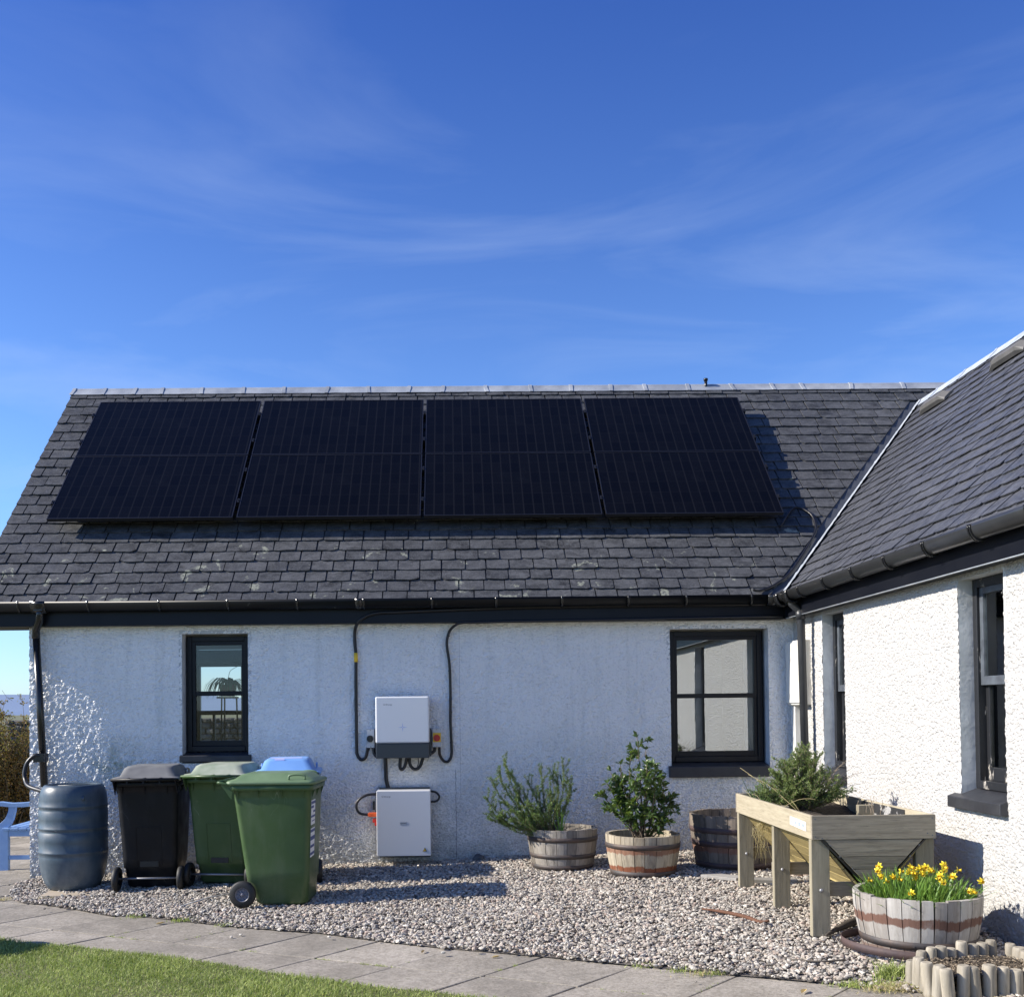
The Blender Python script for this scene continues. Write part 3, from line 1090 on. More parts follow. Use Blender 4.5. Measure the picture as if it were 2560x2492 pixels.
# weathered timber sashes in the wing
def wingwin(y0, y1, lab):
    xf = W + .085
    m = MB()
    fw_ = .05
    z0, z1 = .925, 2.217
    m.box(xf, xf + .09, y0, y0 + fw_, z0, z1)
    m.box(xf, xf + .09, y1 - fw_, y1, z0, z1)
    m.box(xf, xf + .09, y0 + fw_, y1 - fw_, z1 - .055, z1)
    m.box(xf - .012, xf + .09, y0 + fw_, y1 - fw_, z0, z0 + .05)
    f = m.build('window', FLAKE, cot, bevel=.004)
    f['label'] = lab
    for k, (a, b, xx, mt) in enumerate(((1.56, z1 - .055, xf + .018, SASHG), (z0 + .05, 1.60, xf + .048, FLAKE))):
        m = MB()
        s = .04
        m.box(xx, xx + .028, y0 + fw_, y0 + fw_ + s, a, b)
        m.box(xx, xx + .028, y1 - fw_ - s, y1 - fw_, a, b)
        m.box(xx, xx + .028, y0 + fw_ + s, y1 - fw_ - s, b - .04, b)
        m.box(xx, xx + .028, y0 + fw_ + s, y1 - fw_ - s, a, a + (.055 if k == 0 else .08))
        m.build('sash', mt, f, bevel=.003)
        m = MB()
        m.box(xx + .012, xx + .015, y0 + fw_ + s, y1 - fw_ - s, a + .05, b - .04)
        m.build('pane', GLASS, f)
    m = MB()
    m.prism([(W - .055, y0 - .01, .802), (W - .055, y0 - .01, .872), (W + .11, y0 - .01, .930), (W + .11, y0 - .01, .802)], (0, y1 - y0 + .10, 0))
    m.build('sill', SILL, f, bevel=.006)
    return f


wingwin(-1.240, -.748, 'small weathered sash window near the inner corner')
wingwin(-3.650, -3.120, 'larger weathered sash window with painted sill')

# roof decks
mb = MB()


def rf(x, v, h):
    return (x, -.14 + v * CT - h * ST, 2.43 + v * ST + h * CT)


def rw(u, v, h):     # wing: u = distance towards the camera
    return (6.9 + v * CTW - h * STW, -.14 - u, 2.43 + v * STW + h * CTW)


nd = Vector((0, ST, -CT)) * .06
mb.prism([rf(-.50, 0.02, -.004), rf(6.92, 0.02, -.004), rf(XR, VV, -.004), rf(11.6, .02, -.004), rf(12.2, .02, -.004), rf(12.2, VL, -.004), rf(-.50, VL, -.004)], nd)
mb.prism([(-.50, 2.54, 5.2), (12.2, 2.54, 5.2), (12.2, 5.2, 2.45), (-.50, 5.2, 2.45)], (0, -.04, -.05))
nw = Vector((STW, 0, -CTW)) * .06
mb.prism([rw(0, 0.02, -.004), rw(-2.38, VLW, -.004), rw(6.4, VLW, -.004), rw(6.4, 0.02, -.004)], nw)
mb.prism([(XR + .01, 2.24, ZR - .01), (XR + .01, -6.6, ZR - .01), (11.7, -6.6, 2.43), (11.7, 0, 2.43)], (-.03, 0, -.05))
rd = mb.build('roof', SLATE, cot)


def clip(poly, a, b, c):
    out = []
    n = len(poly)
    for i in range(n):
        p, q = poly[i], poly[(i + 1) % n]
        dp, dq = a * p[0] + b * p[1] - c, a * q[0] + b * q[1] - c
        if dp <= 0:
            out.append(p)
        if dp * dq < 0:
            t_ = dp / (dp - dq)
            out.append((p[0] + (q[0] - p[0]) * t_, p[1] + (q[1] - p[1]) * t_))
    return out


def slates(mb, to3, u0, u1, a, b, c, VL=VL, vclip=99, ncourse=23, e0=.148, e1=.186, w=.208, jag=.0045, verge=True, th=.012):
    tot = sum(e0 + (e1 - e0) * k / (ncourse - 1) for k in range(ncourse))
    sc = (VL + .02) / tot
    v = -.015
    for k in range(ncourse):
        e = (e0 + (e1 - e0) * k / (ncourse - 1)) * sc
        v1 = v + e
        u = u0
        first = True
        while u < u1:
            ww_ = w * random.uniform(.90, 1.12)
            if first and k % 2 and verge:
                ww_ = w * random.uniform(.5, .62)
            if first and not verge:
                ww_ = w * random.uniform(.3, 1)
            first = False
            g = random.uniform(.003, .0085)
            dv = random.gauss(0, .0022)
            n = 5
            bot = []
            for i in range(n + 1):
                uu = u + g + (ww_ - 2 * g) * i / n
                dd = 0.010 * random.random() if i in (0, n) else 0
                bot.append((uu + random.gauss(0, .0015) * (i not in (0, n)), v + dv + dd + random.gauss(0, jag * .55)))
            if random.random() < .12:    # broken corner
                i = random.choice((0, n))
                bot[i] = (bot[i][0], bot[i][1] + random.uniform(.008, .03))
            L = e * 1.75
            top = [(u + ww_ - g, v + L), (u + g, v + L)]
            if random.random() < .25:
                top[0] = (top[0][0] - random.uniform(0, .01), top[0][1])
            poly = clip(bot + top, a, b, c) if v < vclip else bot + top
            if v + L > VL:
                poly = clip(poly, 0, 1, VL)
            if len(poly) >= 3:
                lift = random.uniform(.018, .027)
                skew = random.gauss(0, .002)
                P = []
                for (pu, pv) in poly:
                    q = (pv - v) / L
                    P.append((pu, pv, lift * (1 - q) + skew * ((pu - u) / ww_ - .5) + .001))
                vs = [to3(p[0], p[1], p[2] - th) for p in P] + [to3(*p) for p in P]
                m_ = len(P)
                fs = [list(range(m_))[::-1], list(range(m_, 2 * m_))] + [(i, (i + 1) % m_, m_ + (i + 1) % m_, m_ + i) for i in range(m_)]
                mb.add(vs, fs)
            u += ww_
        v = v1


mb = MB()
slates(mb, rf, -.525, 10.6, 1, -CT * KV, 6.9 - .125, vclip=VV - .12)
s1 = mb.build('slates', SLATE, rd)
s1['label'] = 'rough grey slates of the front slope'
mb = MB()
slates(mb, rw, -2.5, 6.4, -1, -CTW / KV, -.105, VL=VLW, ncourse=21, w=.20, jag=.0035, verge=False, th=.008)
s2 = mb.build('slates', SLATE_W, rd)
s2['label'] = 'smooth blue-grey slates of the wing'
# valley: dark trough side and wing side with sunlight put into its pale colour
mb = MB()
va, vb = [], []
nV = 46
for i in range(nV + 1):
    v = VV * 1.01 * i / nV
    x0 = 6.9 + v * CT * KV
    w1 = .155
    va += [rf(x0 - w1 + .006 * mnoise.noise(Vector((i * .7, 0, 0))), v, .008), rf(x0 - .03, v, .006), rf(x0 + .008, v, .010)]
mb.add(va, [(i * 3 + k, i * 3 + k + 1, i * 3 + k + 4, i * 3 + k + 3) for i in range(nV) for k in range(2)], .4, True)
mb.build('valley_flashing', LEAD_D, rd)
mb = MB()
for i in range(nV * 2 + 1):
    v = VLW * i / nV / 2
    w1 = .125 + .026 * mnoise.noise(Vector((i * .9, 4, 0)))
    u_ = -(v * CTW / KV)
    vb += [rw(u_ - .004, v, .012), rw(u_ + w1 * .5, v, .042 + .006 * mnoise.noise(Vector((i * 1.3, 9, 0)))), rw(u_ + w1, v, .040 + .005 * mnoise.noise(Vector((i * 1.7, 2, 0))))]
mb.add(vb, [(i * 3 + k, i * 3 + k + 1, i * 3 + k + 4, i * 3 + k + 3) for i in range(nV * 2) for k in range(2)], .9, True)
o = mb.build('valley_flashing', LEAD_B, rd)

# lead ridges with straps
def ridge(p0, p1, side, mat, straps, wave=.006, wd=.15):
    p0, p1, side = Vector(p0), Vector(p1), Vector(side)
    d = (p1 - p0)
    L = d.length
    d.normalize()
    n = int(L / .05)
    m = MB()
    prof = []
    dn = -side * CT * 1.0
    for i in range(n + 1):
        c_ = p0 + d * (L * i / n)
        ring = []
        e_ = wave * mnoise.noise(Vector((i * .35, side.x * 3, 1)))
        for (s_, z_) in ((-(wd + e_) * CT, -(wd + e_) * ST + .048), (-.045, .004), (-.026, .030), (0, .042), (.026, .030), (.045, .004), (wd * CT, -wd * ST + .048)):
            ring.append(c_ + side * s_ + Vector((0, 0, z_)))
        ring.append(c_ + Vector((0, 0, -.06)))
        m.add([], [])
        prof.append(ring)
    m.loft(prof, .5, False)
    rd_ = m.build('ridge_flashing', mat, rd)
    for s_ in straps:
        c_ = p0 + d * s_
        q = MB()
        pts = [(-(wd + .008) * CT, -(wd + .008) * ST + .055), (-.052, .008), (-.030, .036), (0, .049), (.030, .036), (.052, .008), (wd * CT, -wd * ST + .055)]
        sk = random.uniform(-.02, .03)
        ring = [[c_ + d * (a_ + (sk if k == 0 else 0)) + side * x_ + Vector((0, 0, z_)) for k, (x_, z_) in enumerate(pts)] for a_ in (-.02, .02)]
        q.loft([r_ + [c_ + Vector((0, 0, -.03)) + d * (-.02 if r_ is ring[0] else .02)] for r_ in ring], random.random(), False)
        q.build('ridge_strap', mat, rd_)
    return rd_


xs_ = []
for sx in (230, 306, 382, 449, 547, 651, 752, 861, 962, 1065, 1150, 1256, 1368, 1470, 1570, 1655, 1763, 1873, 1975, 2050, 2175, 2305):
    xs_.append(3.892 + (sx - 1162.4) / 2575 * 12.06 + .50)
ridge((-.53, 2.54, 5.200), (12.2, 2.54, 5.200), (0, 1, 0), LEAD, xs_)
ridge((XR, 2.22, ZR - .005), (XR, -6.6, ZR - .005), (1, 0, 0), LEAD_B, [.5 + .62 * k for k in range(14)], .02, .17)

# fascia, soffit
mb = MB()
mb.prism([(-.50, -.125, 2.236), (-.50, -.105, 2.236), (-.50, -.105, 2.46), (-.50, -.125, 2.44)], (7.44, 0, 0))
mb.box(-.50, 6.92, -.1045, .0, 2.236, 2.25)
mb.box(-.50, .0, .0, .3, 2.236, 2.25)
mb.box(6.925, 6.945, -6.5, -.1255, 2.245, 2.44)
mb.box(6.9455, W, -6.5, -.126, 2.247, 2.262)
mb.build('fascia', BLACKP, cot, bevel=.003)
mb = MB()
mb.tube([(6.935, -.14, 2.243), (6.935, -6.4, 2.243)], .006, 6)
mb.build('drip_edge', LEAD_B, cot)
mb = MB()
mb.prism([(-.49, .02, 2.25), (-.49, 2.54, 2.43 + 2.68 * 1.0355 - .06), (-.49, 2.54, 2.43 + 2.68 * 1.0355 - .22), (-.49, .16, 2.25)], (.02, 0, 0))
mb.build('barge_board', BLACKP, cot)


def halfpipe(m, p0, p1, r_, th=.004, a0=180, a1=360, n=14, vs=1.55):
    p0, p1 = Vector(p0), Vector(p1)
    d = (p1 - p0).normalized()
    side = Vector((d.y, -d.x, 0)).normalized()
    rings = []
    for c_ in (p0, p1):
        ring = [c_ + side * math.cos(R(a0 + (a1 - a0) * k / n)) * r_ + Vector((0, 0, vs)) * math.sin(R(a0 + (a1 - a0) * k / n)) * r_ for k in range(n + 1)]
        ring += [c_ + side * math.cos(R(a1 + (a0 - a1) * k / n)) * (r_ - th) + Vector((0, 0, vs)) * math.sin(R(a1 + (a0 - a1) * k / n)) * (r_ - th) for k in range(n + 1)]
        rings.append(ring)
    m.loft(rings, None, True)


GY, GZ = -.190, 2.452
mb = MB()
halfpipe(mb, (-.55, GY, GZ - .005), (6.78, GY, GZ), .056)
g1 = mb.build('gutter', PVC_OLD, cot)
g1['label'] = 'scuffed black gutter along the front eave'
for sx in (20, 85, 147, 257, 433, 603, 775, 940, 1110, 1270, 1434, 1600, 1745, 1908):
    x = 3.892 + (sx - 1162.4) / 2575 * 9.33
    m = MB()
    halfpipe(m, (x - .009, GY, GZ), (x + .009, GY, GZ), .063, .008)
    m.box(x - .009, x + .009, GY + .055, -.126, GZ - .02, GZ + .0)
    m.build('gutter_bracket', PVC, g1)
for sx in (940,):
    x = 3.892 + (sx - 1162.4) / 2575 * 9.33
    m = MB()
    halfpipe(m, (x - .075, GY, GZ), (x - .015, GY, GZ), .062, .006)
    m.build('gutter_union', PVC, g1)
mb = MB()
GX = 6.855
halfpipe(mb, (GX, -.12, GZ), (GX, -6.5, GZ), .060, vs=1.4)
g2 = mb.build('gutter', PVC_W, cot)
g2['label'] = 'shiny black gutter of the wing'
m = MB()
halfpipe(m, (6.74, GY, GZ - .003), (6.86, GY, GZ - .003), .064, .006)
halfpipe(m, (GX, -.20, GZ - .003), (GX, -.34, GZ - .003), .074, .006)
m.build('gutter_angle', PVC, g2)
m = MB()
halfpipe(m, (GX, -.46, GZ - .002), (GX, -.60, GZ - .002), .075, .008)
m.build('gutter_outlet', PVC, g2)
for k in range(9):
    y = -.85 - .58 * k
    m = MB()
    for q in (0, .022):
        halfpipe(m, (GX, y - q, GZ), (GX, y - q - .012, GZ), .068, .010, vs=1.42)
    m.box(GX + .055, 6.924, y - .03, y, GZ - .03, GZ)
    m.build('gutter_bracket', PVC, g2)
# downpipes
m = MB()
m.tube([(.165, GY, 2.41), (.165, GY, 2.33), (.160, GY + .01, 2.29), (.09, -.09, 2.21), (.082, -.075, 2.17), (.082, -.072, 2.13)], .036, 14)
m.tube([(.083, -.072, 2.16), (.155, -.072, .78)], .032, 14)
dp = m.build('downpipe', PVC, cot)
dp['label'] = 'black downpipe at the left corner'
m = MB()
halfpipe(m, (.10, GY, GZ), (.23, GY, GZ), .068, .008)
m.box(.125, .205, GY - .05, GY + .05, 2.37, 2.42)
m.build('gutter_outlet', PVC, dp)
m = MB()
m.box(.075, .17, -.13, -.02, 1.005, 1.085)
m.build('pipe_collar', PVC, dp, bevel=.003)
m = MB()
m.tube([(GX, -.53, 2.37), (GX + .005, -.53, 2.335), (6.915, -.53, 2.29), (6.935, -.53, 2.24), (6.965, -.53, .16)], .034, 16)
dp2 = m.build('downpipe', PIPE, cot)
dp2['label'] = 'dark grey downpipe in the inner corner'
m = MB()
m.tube([(6.93, -.53, 2.28), (6.936, -.53, 2.20)], .040, 16)
m.build('pipe_collar', PIPE, dp2)
# roof vents on the wing slope
for (y0, y1) in ((1.32, .76), (-.11, -.68), (-1.6, -2.2)):
    m = MB()
    v0 = (8.90 - 6.9) / CTW
    pr_ = [(-.02, .03), (.11, .03), (.11, .065), (.08, .10), (.0, .10), (-.02, .07)]
    ring = []
    for (yy, ins) in ((y0, .35), (y0 - .09, 1), (y1 + .09, 1), (y1, .35)):
        u_ = -(yy + .14)
        ring.append([rw(u_, v0 + a_, .02 + (b_ - .02) * ins) for a_, b_ in pr_])
    m.loft(ring, .5, False)
    o = m.build('roof_vent', VENTG, rd)
m = MB()
m.tube([(6.89, 2.50, 5.13), (6.89, 2.50, 5.285)], .018, 10)
m.tube([(6.89, 2.50, 5.27), (6.89, 2.50, 5.295)], .026, 10)
m.build('vent_pipe', PVC, rd)
# meter box with white conduit
m = MB()
m.box(W - .085, W - .004, -.46, -.05, 1.45, 2.03)
mbx = m.build('meter_box', CREAM, cot, bevel=.008)
m = MB()
m.box(W - .100, W - .0853, -.45, -.06, 1.47, 2.01)
m.build('meter_box_door', CREAM, mbx, bevel=.004)
m = MB()
m.box(W - .06, W - .004, -.17, -.07, .10, 1.449)
m.build('conduit', CREAM, mbx, bevel=.006)
# ================================================================ SOLAR PANELS
TP = math.atan2(4.934 - 3.331, 2.041 - .486)
cp, sp_ = math.cos(TP), math.sin(TP)
cols_ = [(-.040, 1.758), (1.796, 3.585), (3.617, 5.358), (5.393, 7.133)]
names_c = ['at the left end', 'second from the left', 'third from the left', 'at the right end']
for row in (0, 1):
    for k, (xa, xb) in enumerate(cols_):
        v0, v1 = (.0, 1.108) if row == 0 else (1.122, 2.232)
        e = bpy.data.objects.new('solar_panel', None)
        e.empty_display_size = .1
        e.location = (xa, .486 + v0 * cp, 3.331 + v0 * sp_)
        e.rotation_euler = (TP, 0, 0)
        col.objects.link(e)
        tag(e, 'black solar panel in the %s row, %s of the roof array' % (('lower', 'upper')[row], names_c[k]), 'solar panel', 'solar panels on the slate roof')
        w_, h_ = xb - xa, v1 - v0
        m = MB()
        f_ = .010
        m.box(0, w_, 0, f_, -.035, .0)
        m.box(0, w_, h_ - f_, h_, -.035, .0)
        m.box(0, f_, f_, h_ - f_, -.035, .0)
        m.box(w_ - f_, w_, f_, h_ - f_, -.035, .0)
        m.box(.01, w_ - .01, .01, h_ - .01, -.030, -.012)
        m.build('frame', PFRAME, e, world=False)
        m = MB()
        m.box(f_, w_ / 2 - .006, f_, h_ - f_, -.010, -.003)
        m.box(w_ / 2 + .006, w_ - f_, f_, h_ - f_, -.010, -.003)
        m.box(w_ / 2 - .006, w_ / 2 + .006, f_, h_ - f_, -.010, -.0035)
        m.build('cell_sheet', CELLS, e, world=False)
e = bpy.data.objects.new('mounting_frame', None)
e.location = (0, .486, 3.331)
e.rotation_euler = (TP, 0, 0)
col.objects.link(e)
tag(e, 'dark metal rails and clamps holding the solar panels above the slates', 'mounting frame')
for v in (.28, .83, 1.40, 1.95):
    m = MB()
    m.box(-.075, 7.165, v - .02, v + .02, -.078, -.036)
    rl = m.build('rail', DARKMET, e, world=False, bevel=.002)
    for xg in (-.055, 1.777, 3.601, 5.3755, 7.148):
        m = MB()
        m.box(xg - .011, xg + .011, v - .03, v + .03, -.036, .004)
        m.box(xg - .004, xg + .004, v - .006, v + .006, .004, .014)
        m.build('clamp', DARKMET, rl, world=False)
    for xg in (.3, 1.5, 2.7, 3.9, 5.1, 6.3, 7.0):
        m = MB()
        m.box(xg - .015, xg + .015, v - .05, v - .021, -.165, -.04)
        m.build('roof_hook', DARKMET, rl, world=False)

# cables
def cable(pts, r_, label, cat='cable', mat=CABLE, n=6, name='cable', clips=(), grp=None):
    m = MB()
    P_ = spline(pts, n)
    m.tube(P_, r_, 8)
    if clips:
        e_ = thing(name, label, cat, pts[0], group=grp)
        m.build('sheath', mat, e_)
        for c_ in clips:
            q = MB()
            q.box(c_[0] - .014, c_[0] + .014, c_[1] - .012, c_[1] + .01, c_[2] - .005, c_[2] + .005)
            q.build('clip', mat, e_)
        return e_
    o_ = m.build(name, mat)
    return tag(o_, label, cat, grp)


cable([(7.10, .52, 3.20), (7.327, .772, 3.43), (7.463, .704, 3.36), (7.47, .565, 3.215), (7.396, .439, 3.08), (7.073, .089, 2.71), (6.862, -.051, 2.56), (6.70, -.13, 2.50), (6.6, -.23, 2.50)], .013,
      'black cable looping from the panels down the roof valley to the gutter')
cv_ = cable([(6.90, -.145, 2.262), (6.0, -.142, 2.252), (5.0, -.14, 2.243), (4.5, -.14, 2.240), (4.114, -.13, 2.235), (3.97, -.12, 2.233), (3.913, -.09, 2.215), (3.861, -.035, 2.169), (3.833, -.03, 2.082), (3.835, -.03, 1.995), (3.851, -.03, 1.878), (3.858, -.03, 1.733), (3.859, -.03, 1.53),
       (3.857, -.03, 1.327), (3.864, -.03, 1.124), (3.862, -.03, 1.023), (3.834, -.035, .969), (3.791, -.04, .973), (3.758, -.05, 1.024), (3.752, -.06, 1.09)], .013,
      'black cable running under the eave and down the wall to the red isolator switch', clips=[(3.845, -.025, 2.12), (3.855, -.025, 1.80), (3.859, -.025, 1.42), (3.862, -.025, 1.14)])
cv_ = cable([(6.85, -.150, 2.375), (5.6, -.150, 2.37), (4.6, -.145, 2.365), (3.9, -.139, 2.35), (3.4, -.139, 2.335), (3.211, -.139, 2.328), (3.111, -.139, 2.304), (3.031, -.125, 2.252), (2.99, -.04, 2.185), (2.984, -.03, 2.083), (2.994, -.03, 1.945), (2.992, -.03, 1.742), (2.992, -.03, 1.409), (2.993, -.03, 1.134),
       (2.998, -.03, 1.04), (3.035, -.035, .992), (3.078, -.045, 1.018), (3.099, -.055, 1.101)], .0155,
      'thick black cable with a yellow tag dropping from the fascia to the black isolator switch', clips=[(2.992, -.025, 1.66), (2.992, -.025, 1.33), (2.993, -.025, 1.10), (2.986, -.025, 2.05)])
m = MB()
m.tube([(2.994, -.03, 1.888), (2.993, -.03, 1.972)], .018, 12)
m.build('tag', YEL, cv_)
cable([(3.256, -.035, 1.03), (3.259, -.035, .90), (3.264, -.035, .80), (3.290, -.045, .700)], .018, 'short thick black cable linking the inverter to the battery below', clips=[(3.258, -.03, .96), (3.264, -.03, .80)])
cable([(3.400, -.10, 1.03), (3.393, -.10, .931), (3.410, -.10, .902), (3.439, -.10, .937), (3.461, -.10, 1.03)], .015, 'narrow V-shaped black cable loop hanging under the inverter')
cable([(3.476, -.09, 1.03), (3.485, -.09, .944), (3.525, -.09, .903), (3.575, -.09, .929), (3.609, -.09, 1.03)], .015, 'round black cable loop hanging under the inverter, right of the narrow loop')
cable([(3.555, -.075, 1.03), (3.561, -.075, .965), (3.551, -.075, .925)], .004, 'thin black wire hanging inside the round cable loop under the inverter')
cable([(3.151, -.07, 1.105), (3.158, -.07, 1.047), (3.190, -.08, 1.01)], .014, 'short black cable from the black isolator switch into the inverter')
cable([(3.713, -.07, 1.10), (3.705, -.07, 1.065), (3.655, -.08, 1.03)], .014, 'short black cable from the red isolator switch into the inverter')
cb = cable([(3.22, -.10, .683), (3.093, -.10, .674), (3.013, -.10, .627), (2.994, -.10, .563), (3.027, -.10, .508), (3.115, -.10, .493)], .012, 'black cable looping out of the left side of the battery box to an orange plug', clips=[(3.10, -.06, .675)])
m = MB()
m.box(3.105, 3.185, -.13, -.08, .478, .515)
m.box(3.100, 3.118, -.135, -.075, .484, .509)
m.build('plug', ORANGE, cb, bevel=.003)
m = MB()
m.box(3.142, 3.188, -.12, -.08, .425, .462)
m.box(3.160, 3.188, -.12, -.08, .395, .425)
tag(m.build('battery_plug', REDP, bevel=.003), 'small red plug on the left side of the battery box below the orange one', 'plug')
m = MB()
m.box(3.140, 3.156, -.07, -.03, .535, .612)
tag(m.build('cable_gland', CABLE, bevel=.002), 'small black upright gland left of the battery box above the plugs', 'cable gland')
cable([(3.65, -.10, .706), (3.717, -.10, .691), (3.748, -.10, .652), (3.723, -.10, .612), (3.65, -.10, .607)], .010, 'black cable loop at the right side of the battery box')

# inverter
iv = thing('inverter', 'white square solar inverter with dark base hanging on the wall above the battery box', 'inverter', (3.425, -.02, 1.01))
m = MB()
m.box(3.182, 3.666, -.222, -.10, 1.146, 1.565)
m.build('cover', WHITE_BOX, iv, bevel=.014, seg=4)
m = MB()
m.box(3.186, 3.664, -.219, -.09, 1.010, 1.1455)
m.build('base_cover', DARKGREY, iv, bevel=.006)
m = MB()
m.box(3.172, 3.680, -.0995, -.015, 1.02, 1.275)
m.box(3.20, 3.65, -.0995, -.015, 1.275, 1.55)
m.build('heat_sink', DARKGREY, iv, bevel=.004)
m = MB()
text(m, 'GivEnergy', .020, (3.252, -.2226, 1.488), (1, 0, 0), (0, 0, 1))
m.build('lettering', INK, iv)
m = MB()
for k in range(4):
    a = math.pi / 2 * k
    d_ = Vector((math.cos(a), 0, math.sin(a)))
    s_ = Vector((-d_.z, 0, d_.x))
    c_ = Vector((3.427, -.2226, 1.288))
    m.add([c_ + d_ * .004 + s_ * .0022, c_ + d_ * .045, c_ + d_ * .004 - s_ * .0022], [(0, 1, 2)])
m.build('cross_mark', simple('pale_blue_mark', (.10, .22, .70), None, rough=.4), iv)
# battery
bt = thing('battery_box', 'plain white battery box with a small warning triangle, low on the wall under the inverter', 'battery box', (3.43, -.02, .135))
m = MB()
m.box(3.187, 3.671, -.252, -.060, .137, .720)
m.build('casing', WHITE_BOX, bt, bevel=.005)
m = MB()
m.box(3.20, 3.66, -.0595, -.005, .10, .735)
m.build('back_plate', DARKGREY, bt)
m = MB()
text(m, 'GivEnergy', .020, (3.232, -.2526, .664), (1, 0, 0), (0, 0, 1))
m.build('lettering', INK, bt)
m = MB()
for k in range(5):
    m.box(3.402 + k * .011, 3.409 + k * .011, -.2532, -.2522, .423, .434)
for (a, b, c_, d_) in ((3.397, 3.459, .441, .442), (3.397, 3.459, .415, .416), (3.397, 3.398, .416, .441), (3.458, 3.459, .416, .441)):
    m.box(a, b, -.2532, -.2522, c_, d_)
m.build('badge', INK, bt)
m = MB()
m.prism([(3.596, -.2522, .176), (3.638, -.2522, .176), (3.617, -.2522, .214)], (0, -.001, 0))
wt = m.build('warning_triangle', INK, bt)
m = MB()
m.prism([(3.602, -.2533, .1795), (3.632, -.2533, .1795), (3.617, -.2533, .206)], (0, -.001, 0))
m.build('triangle_field', YEL, wt)
m = MB()
m.prism([(3.617, -.2544, .202), (3.613, -.2544, .191), (3.6175, -.2544, .191)], (0, -.001, 0))
m.prism([(3.6185, -.2544, .195), (3.614, -.2544, .195), (3.617, -.2544, .182)], (0, -.001, 0))
m.build('lightning_mark', INK, wt)
# isolators
for (x0, x1, nm, kc, lab) in ((3.088, 3.162, 'b', CABLE, 'grey isolator switch with a round black knob left of the inverter'), (3.691, 3.770, 'r', REDP, 'grey isolator switch with a red knob on a yellow square right of the inverter')):
    e = thing('isolator_switch', lab, 'switch', ((x0 + x1) / 2, -.02, 1.10))
    m = MB()
    m.box(x0, x1, -.085, -.012, 1.102, 1.272)
    m.build('housing', LIGHTGREY, e, bevel=.003)
    m = MB()
    for zz in (1.112, 1.262):
        m.tube([((x0 + x1) / 2, -.085, zz), ((x0 + x1) / 2, -.0875, zz)], .004, 8)
    m.build('screws', INK, e)
    if nm == 'r':
        m = MB()
        m.box(x0 + .004, x1 - .002, -.0885, -.0852, 1.148, 1.232)
        m.build('yellow_plate', YEL, e)
    kn = MB()
    cx_, cz_ = (x0 + x1) / 2 - (.002 if nm == 'b' else .0), 1.185
    kn.tube([(cx_, -.0886, cz_), (cx_, -.105, cz_)], .031, 24)
    k_ = kn.build('knob', kc, e)
    kn = MB()
    kn.box(cx_ - .006, cx_ + .006, -.122, -.1052, cz_ - .028, cz_ + .028)
    kn.build('grip', kc, k_, bevel=.002)
    m = MB()
    for xx in (x0 + .016, x1 - .016):
        m.tube([(xx, -.055, 1.102), (xx, -.055, 1.078)], .012, 10)
    m.build('cable_glands', CABLE, e)

# ================================================================ WATER BUTT
bx, by = .635, -.66
wb = thing('water_butt', 'round blue-grey plastic water butt at the left corner of the wall', 'water butt', (bx, by, G(bx, by) + .02))
m = MB()
pr_ = [(.0, .0), (.20, .0), (.226, .012), (.250, .055), (.272, .11), (.287, .17), (.296, .23), (.300, .265), (.298, .272), (.298, .300), (.304, .306), (.304, .318), (.297, .326), (.301, .40), (.302, .47), (.297, .475), (.297, .497), (.304, .503), (.304, .515), (.298, .522), (.301, .58),
       (.300, .650), (.296, .655), (.296, .675), (.302, .682), (.302, .695), (.297, .702), (.295, .74), (.289, .785), (.276, .825), (.258, .852), (.245, .862), (.238, .864), (.234, .860), (.222, .864), (.215, .858), (.205, .852)]
m.lathe([(a * .93, z * 1.015) for a, z in pr_], (bx, by, G(bx, by) + .02), 64)
m.build('barrel', BUTT, wb)
m = MB()
m.lathe([(.0, .855), (.15, .859), (.18, .863), (.192, .864)], (bx, by, G(bx, by) + .02), 48)
m.tube([(bx - .13, by + .0, G(bx, by) + .882), (bx + .13, by + .02, G(bx, by) + .882)], .009, 8)
m.build('lid', simple('dark_butt_lid', (.03, .045, .06), None, rough=.5), wb)
m = MB()
m.lathe([(0, .0), (.022, .0), (.022, .012), (.014, .012), (.014, .02), (0, .02)], (bx + .16, by - .212, G(bx, by) + .79), 16, M=Matrix.Rotation(R(90), 3, 'X') @ Matrix.Rotation(R(-35), 3, 'Y'))
m.build('tap_plug', BUTT, wb)
m = MB()
z0 = G(.7, -.8)
m.box(.50, 1.06, -1.06, -.36, z0 - .03, z0 + .022)
tag(m.build('base_slab', TERRAF, bevel=.006), 'pale sandstone slab under the water butt', 'paving slab')
m = MB()
m.tube(spline([(.150, -.11, 1.06), (.095, -.12, 1.068), (.030, -.13, 1.01), (.004, -.14, .92), (.022, -.17, .85), (.09, -.26, .80), (.24, -.38, .770), (.40, -.52, .755)], 8), .019, 12)
tag(m.build('overflow_hose', CABLE), 'black hose curving from the downpipe to the water butt', 'hose')

# ================================================================ WHEELIE BINS
def rrect(hx, yb, yf, r_, z, n=6):
    out = []
    for (cx_, cy_, a0) in ((hx - r_, yf - r_, 0), (-hx + r_, yf - r_, 90), (-hx + r_, yb + r_, 180), (hx - r_, yb + r_, 270)):
        for k in range(n + 1):
            a = R(a0 + 90 * k / n)
            out.append((cx_ + r_ * math.cos(a), cy_ + r_ * math.sin(a), z))
    return out


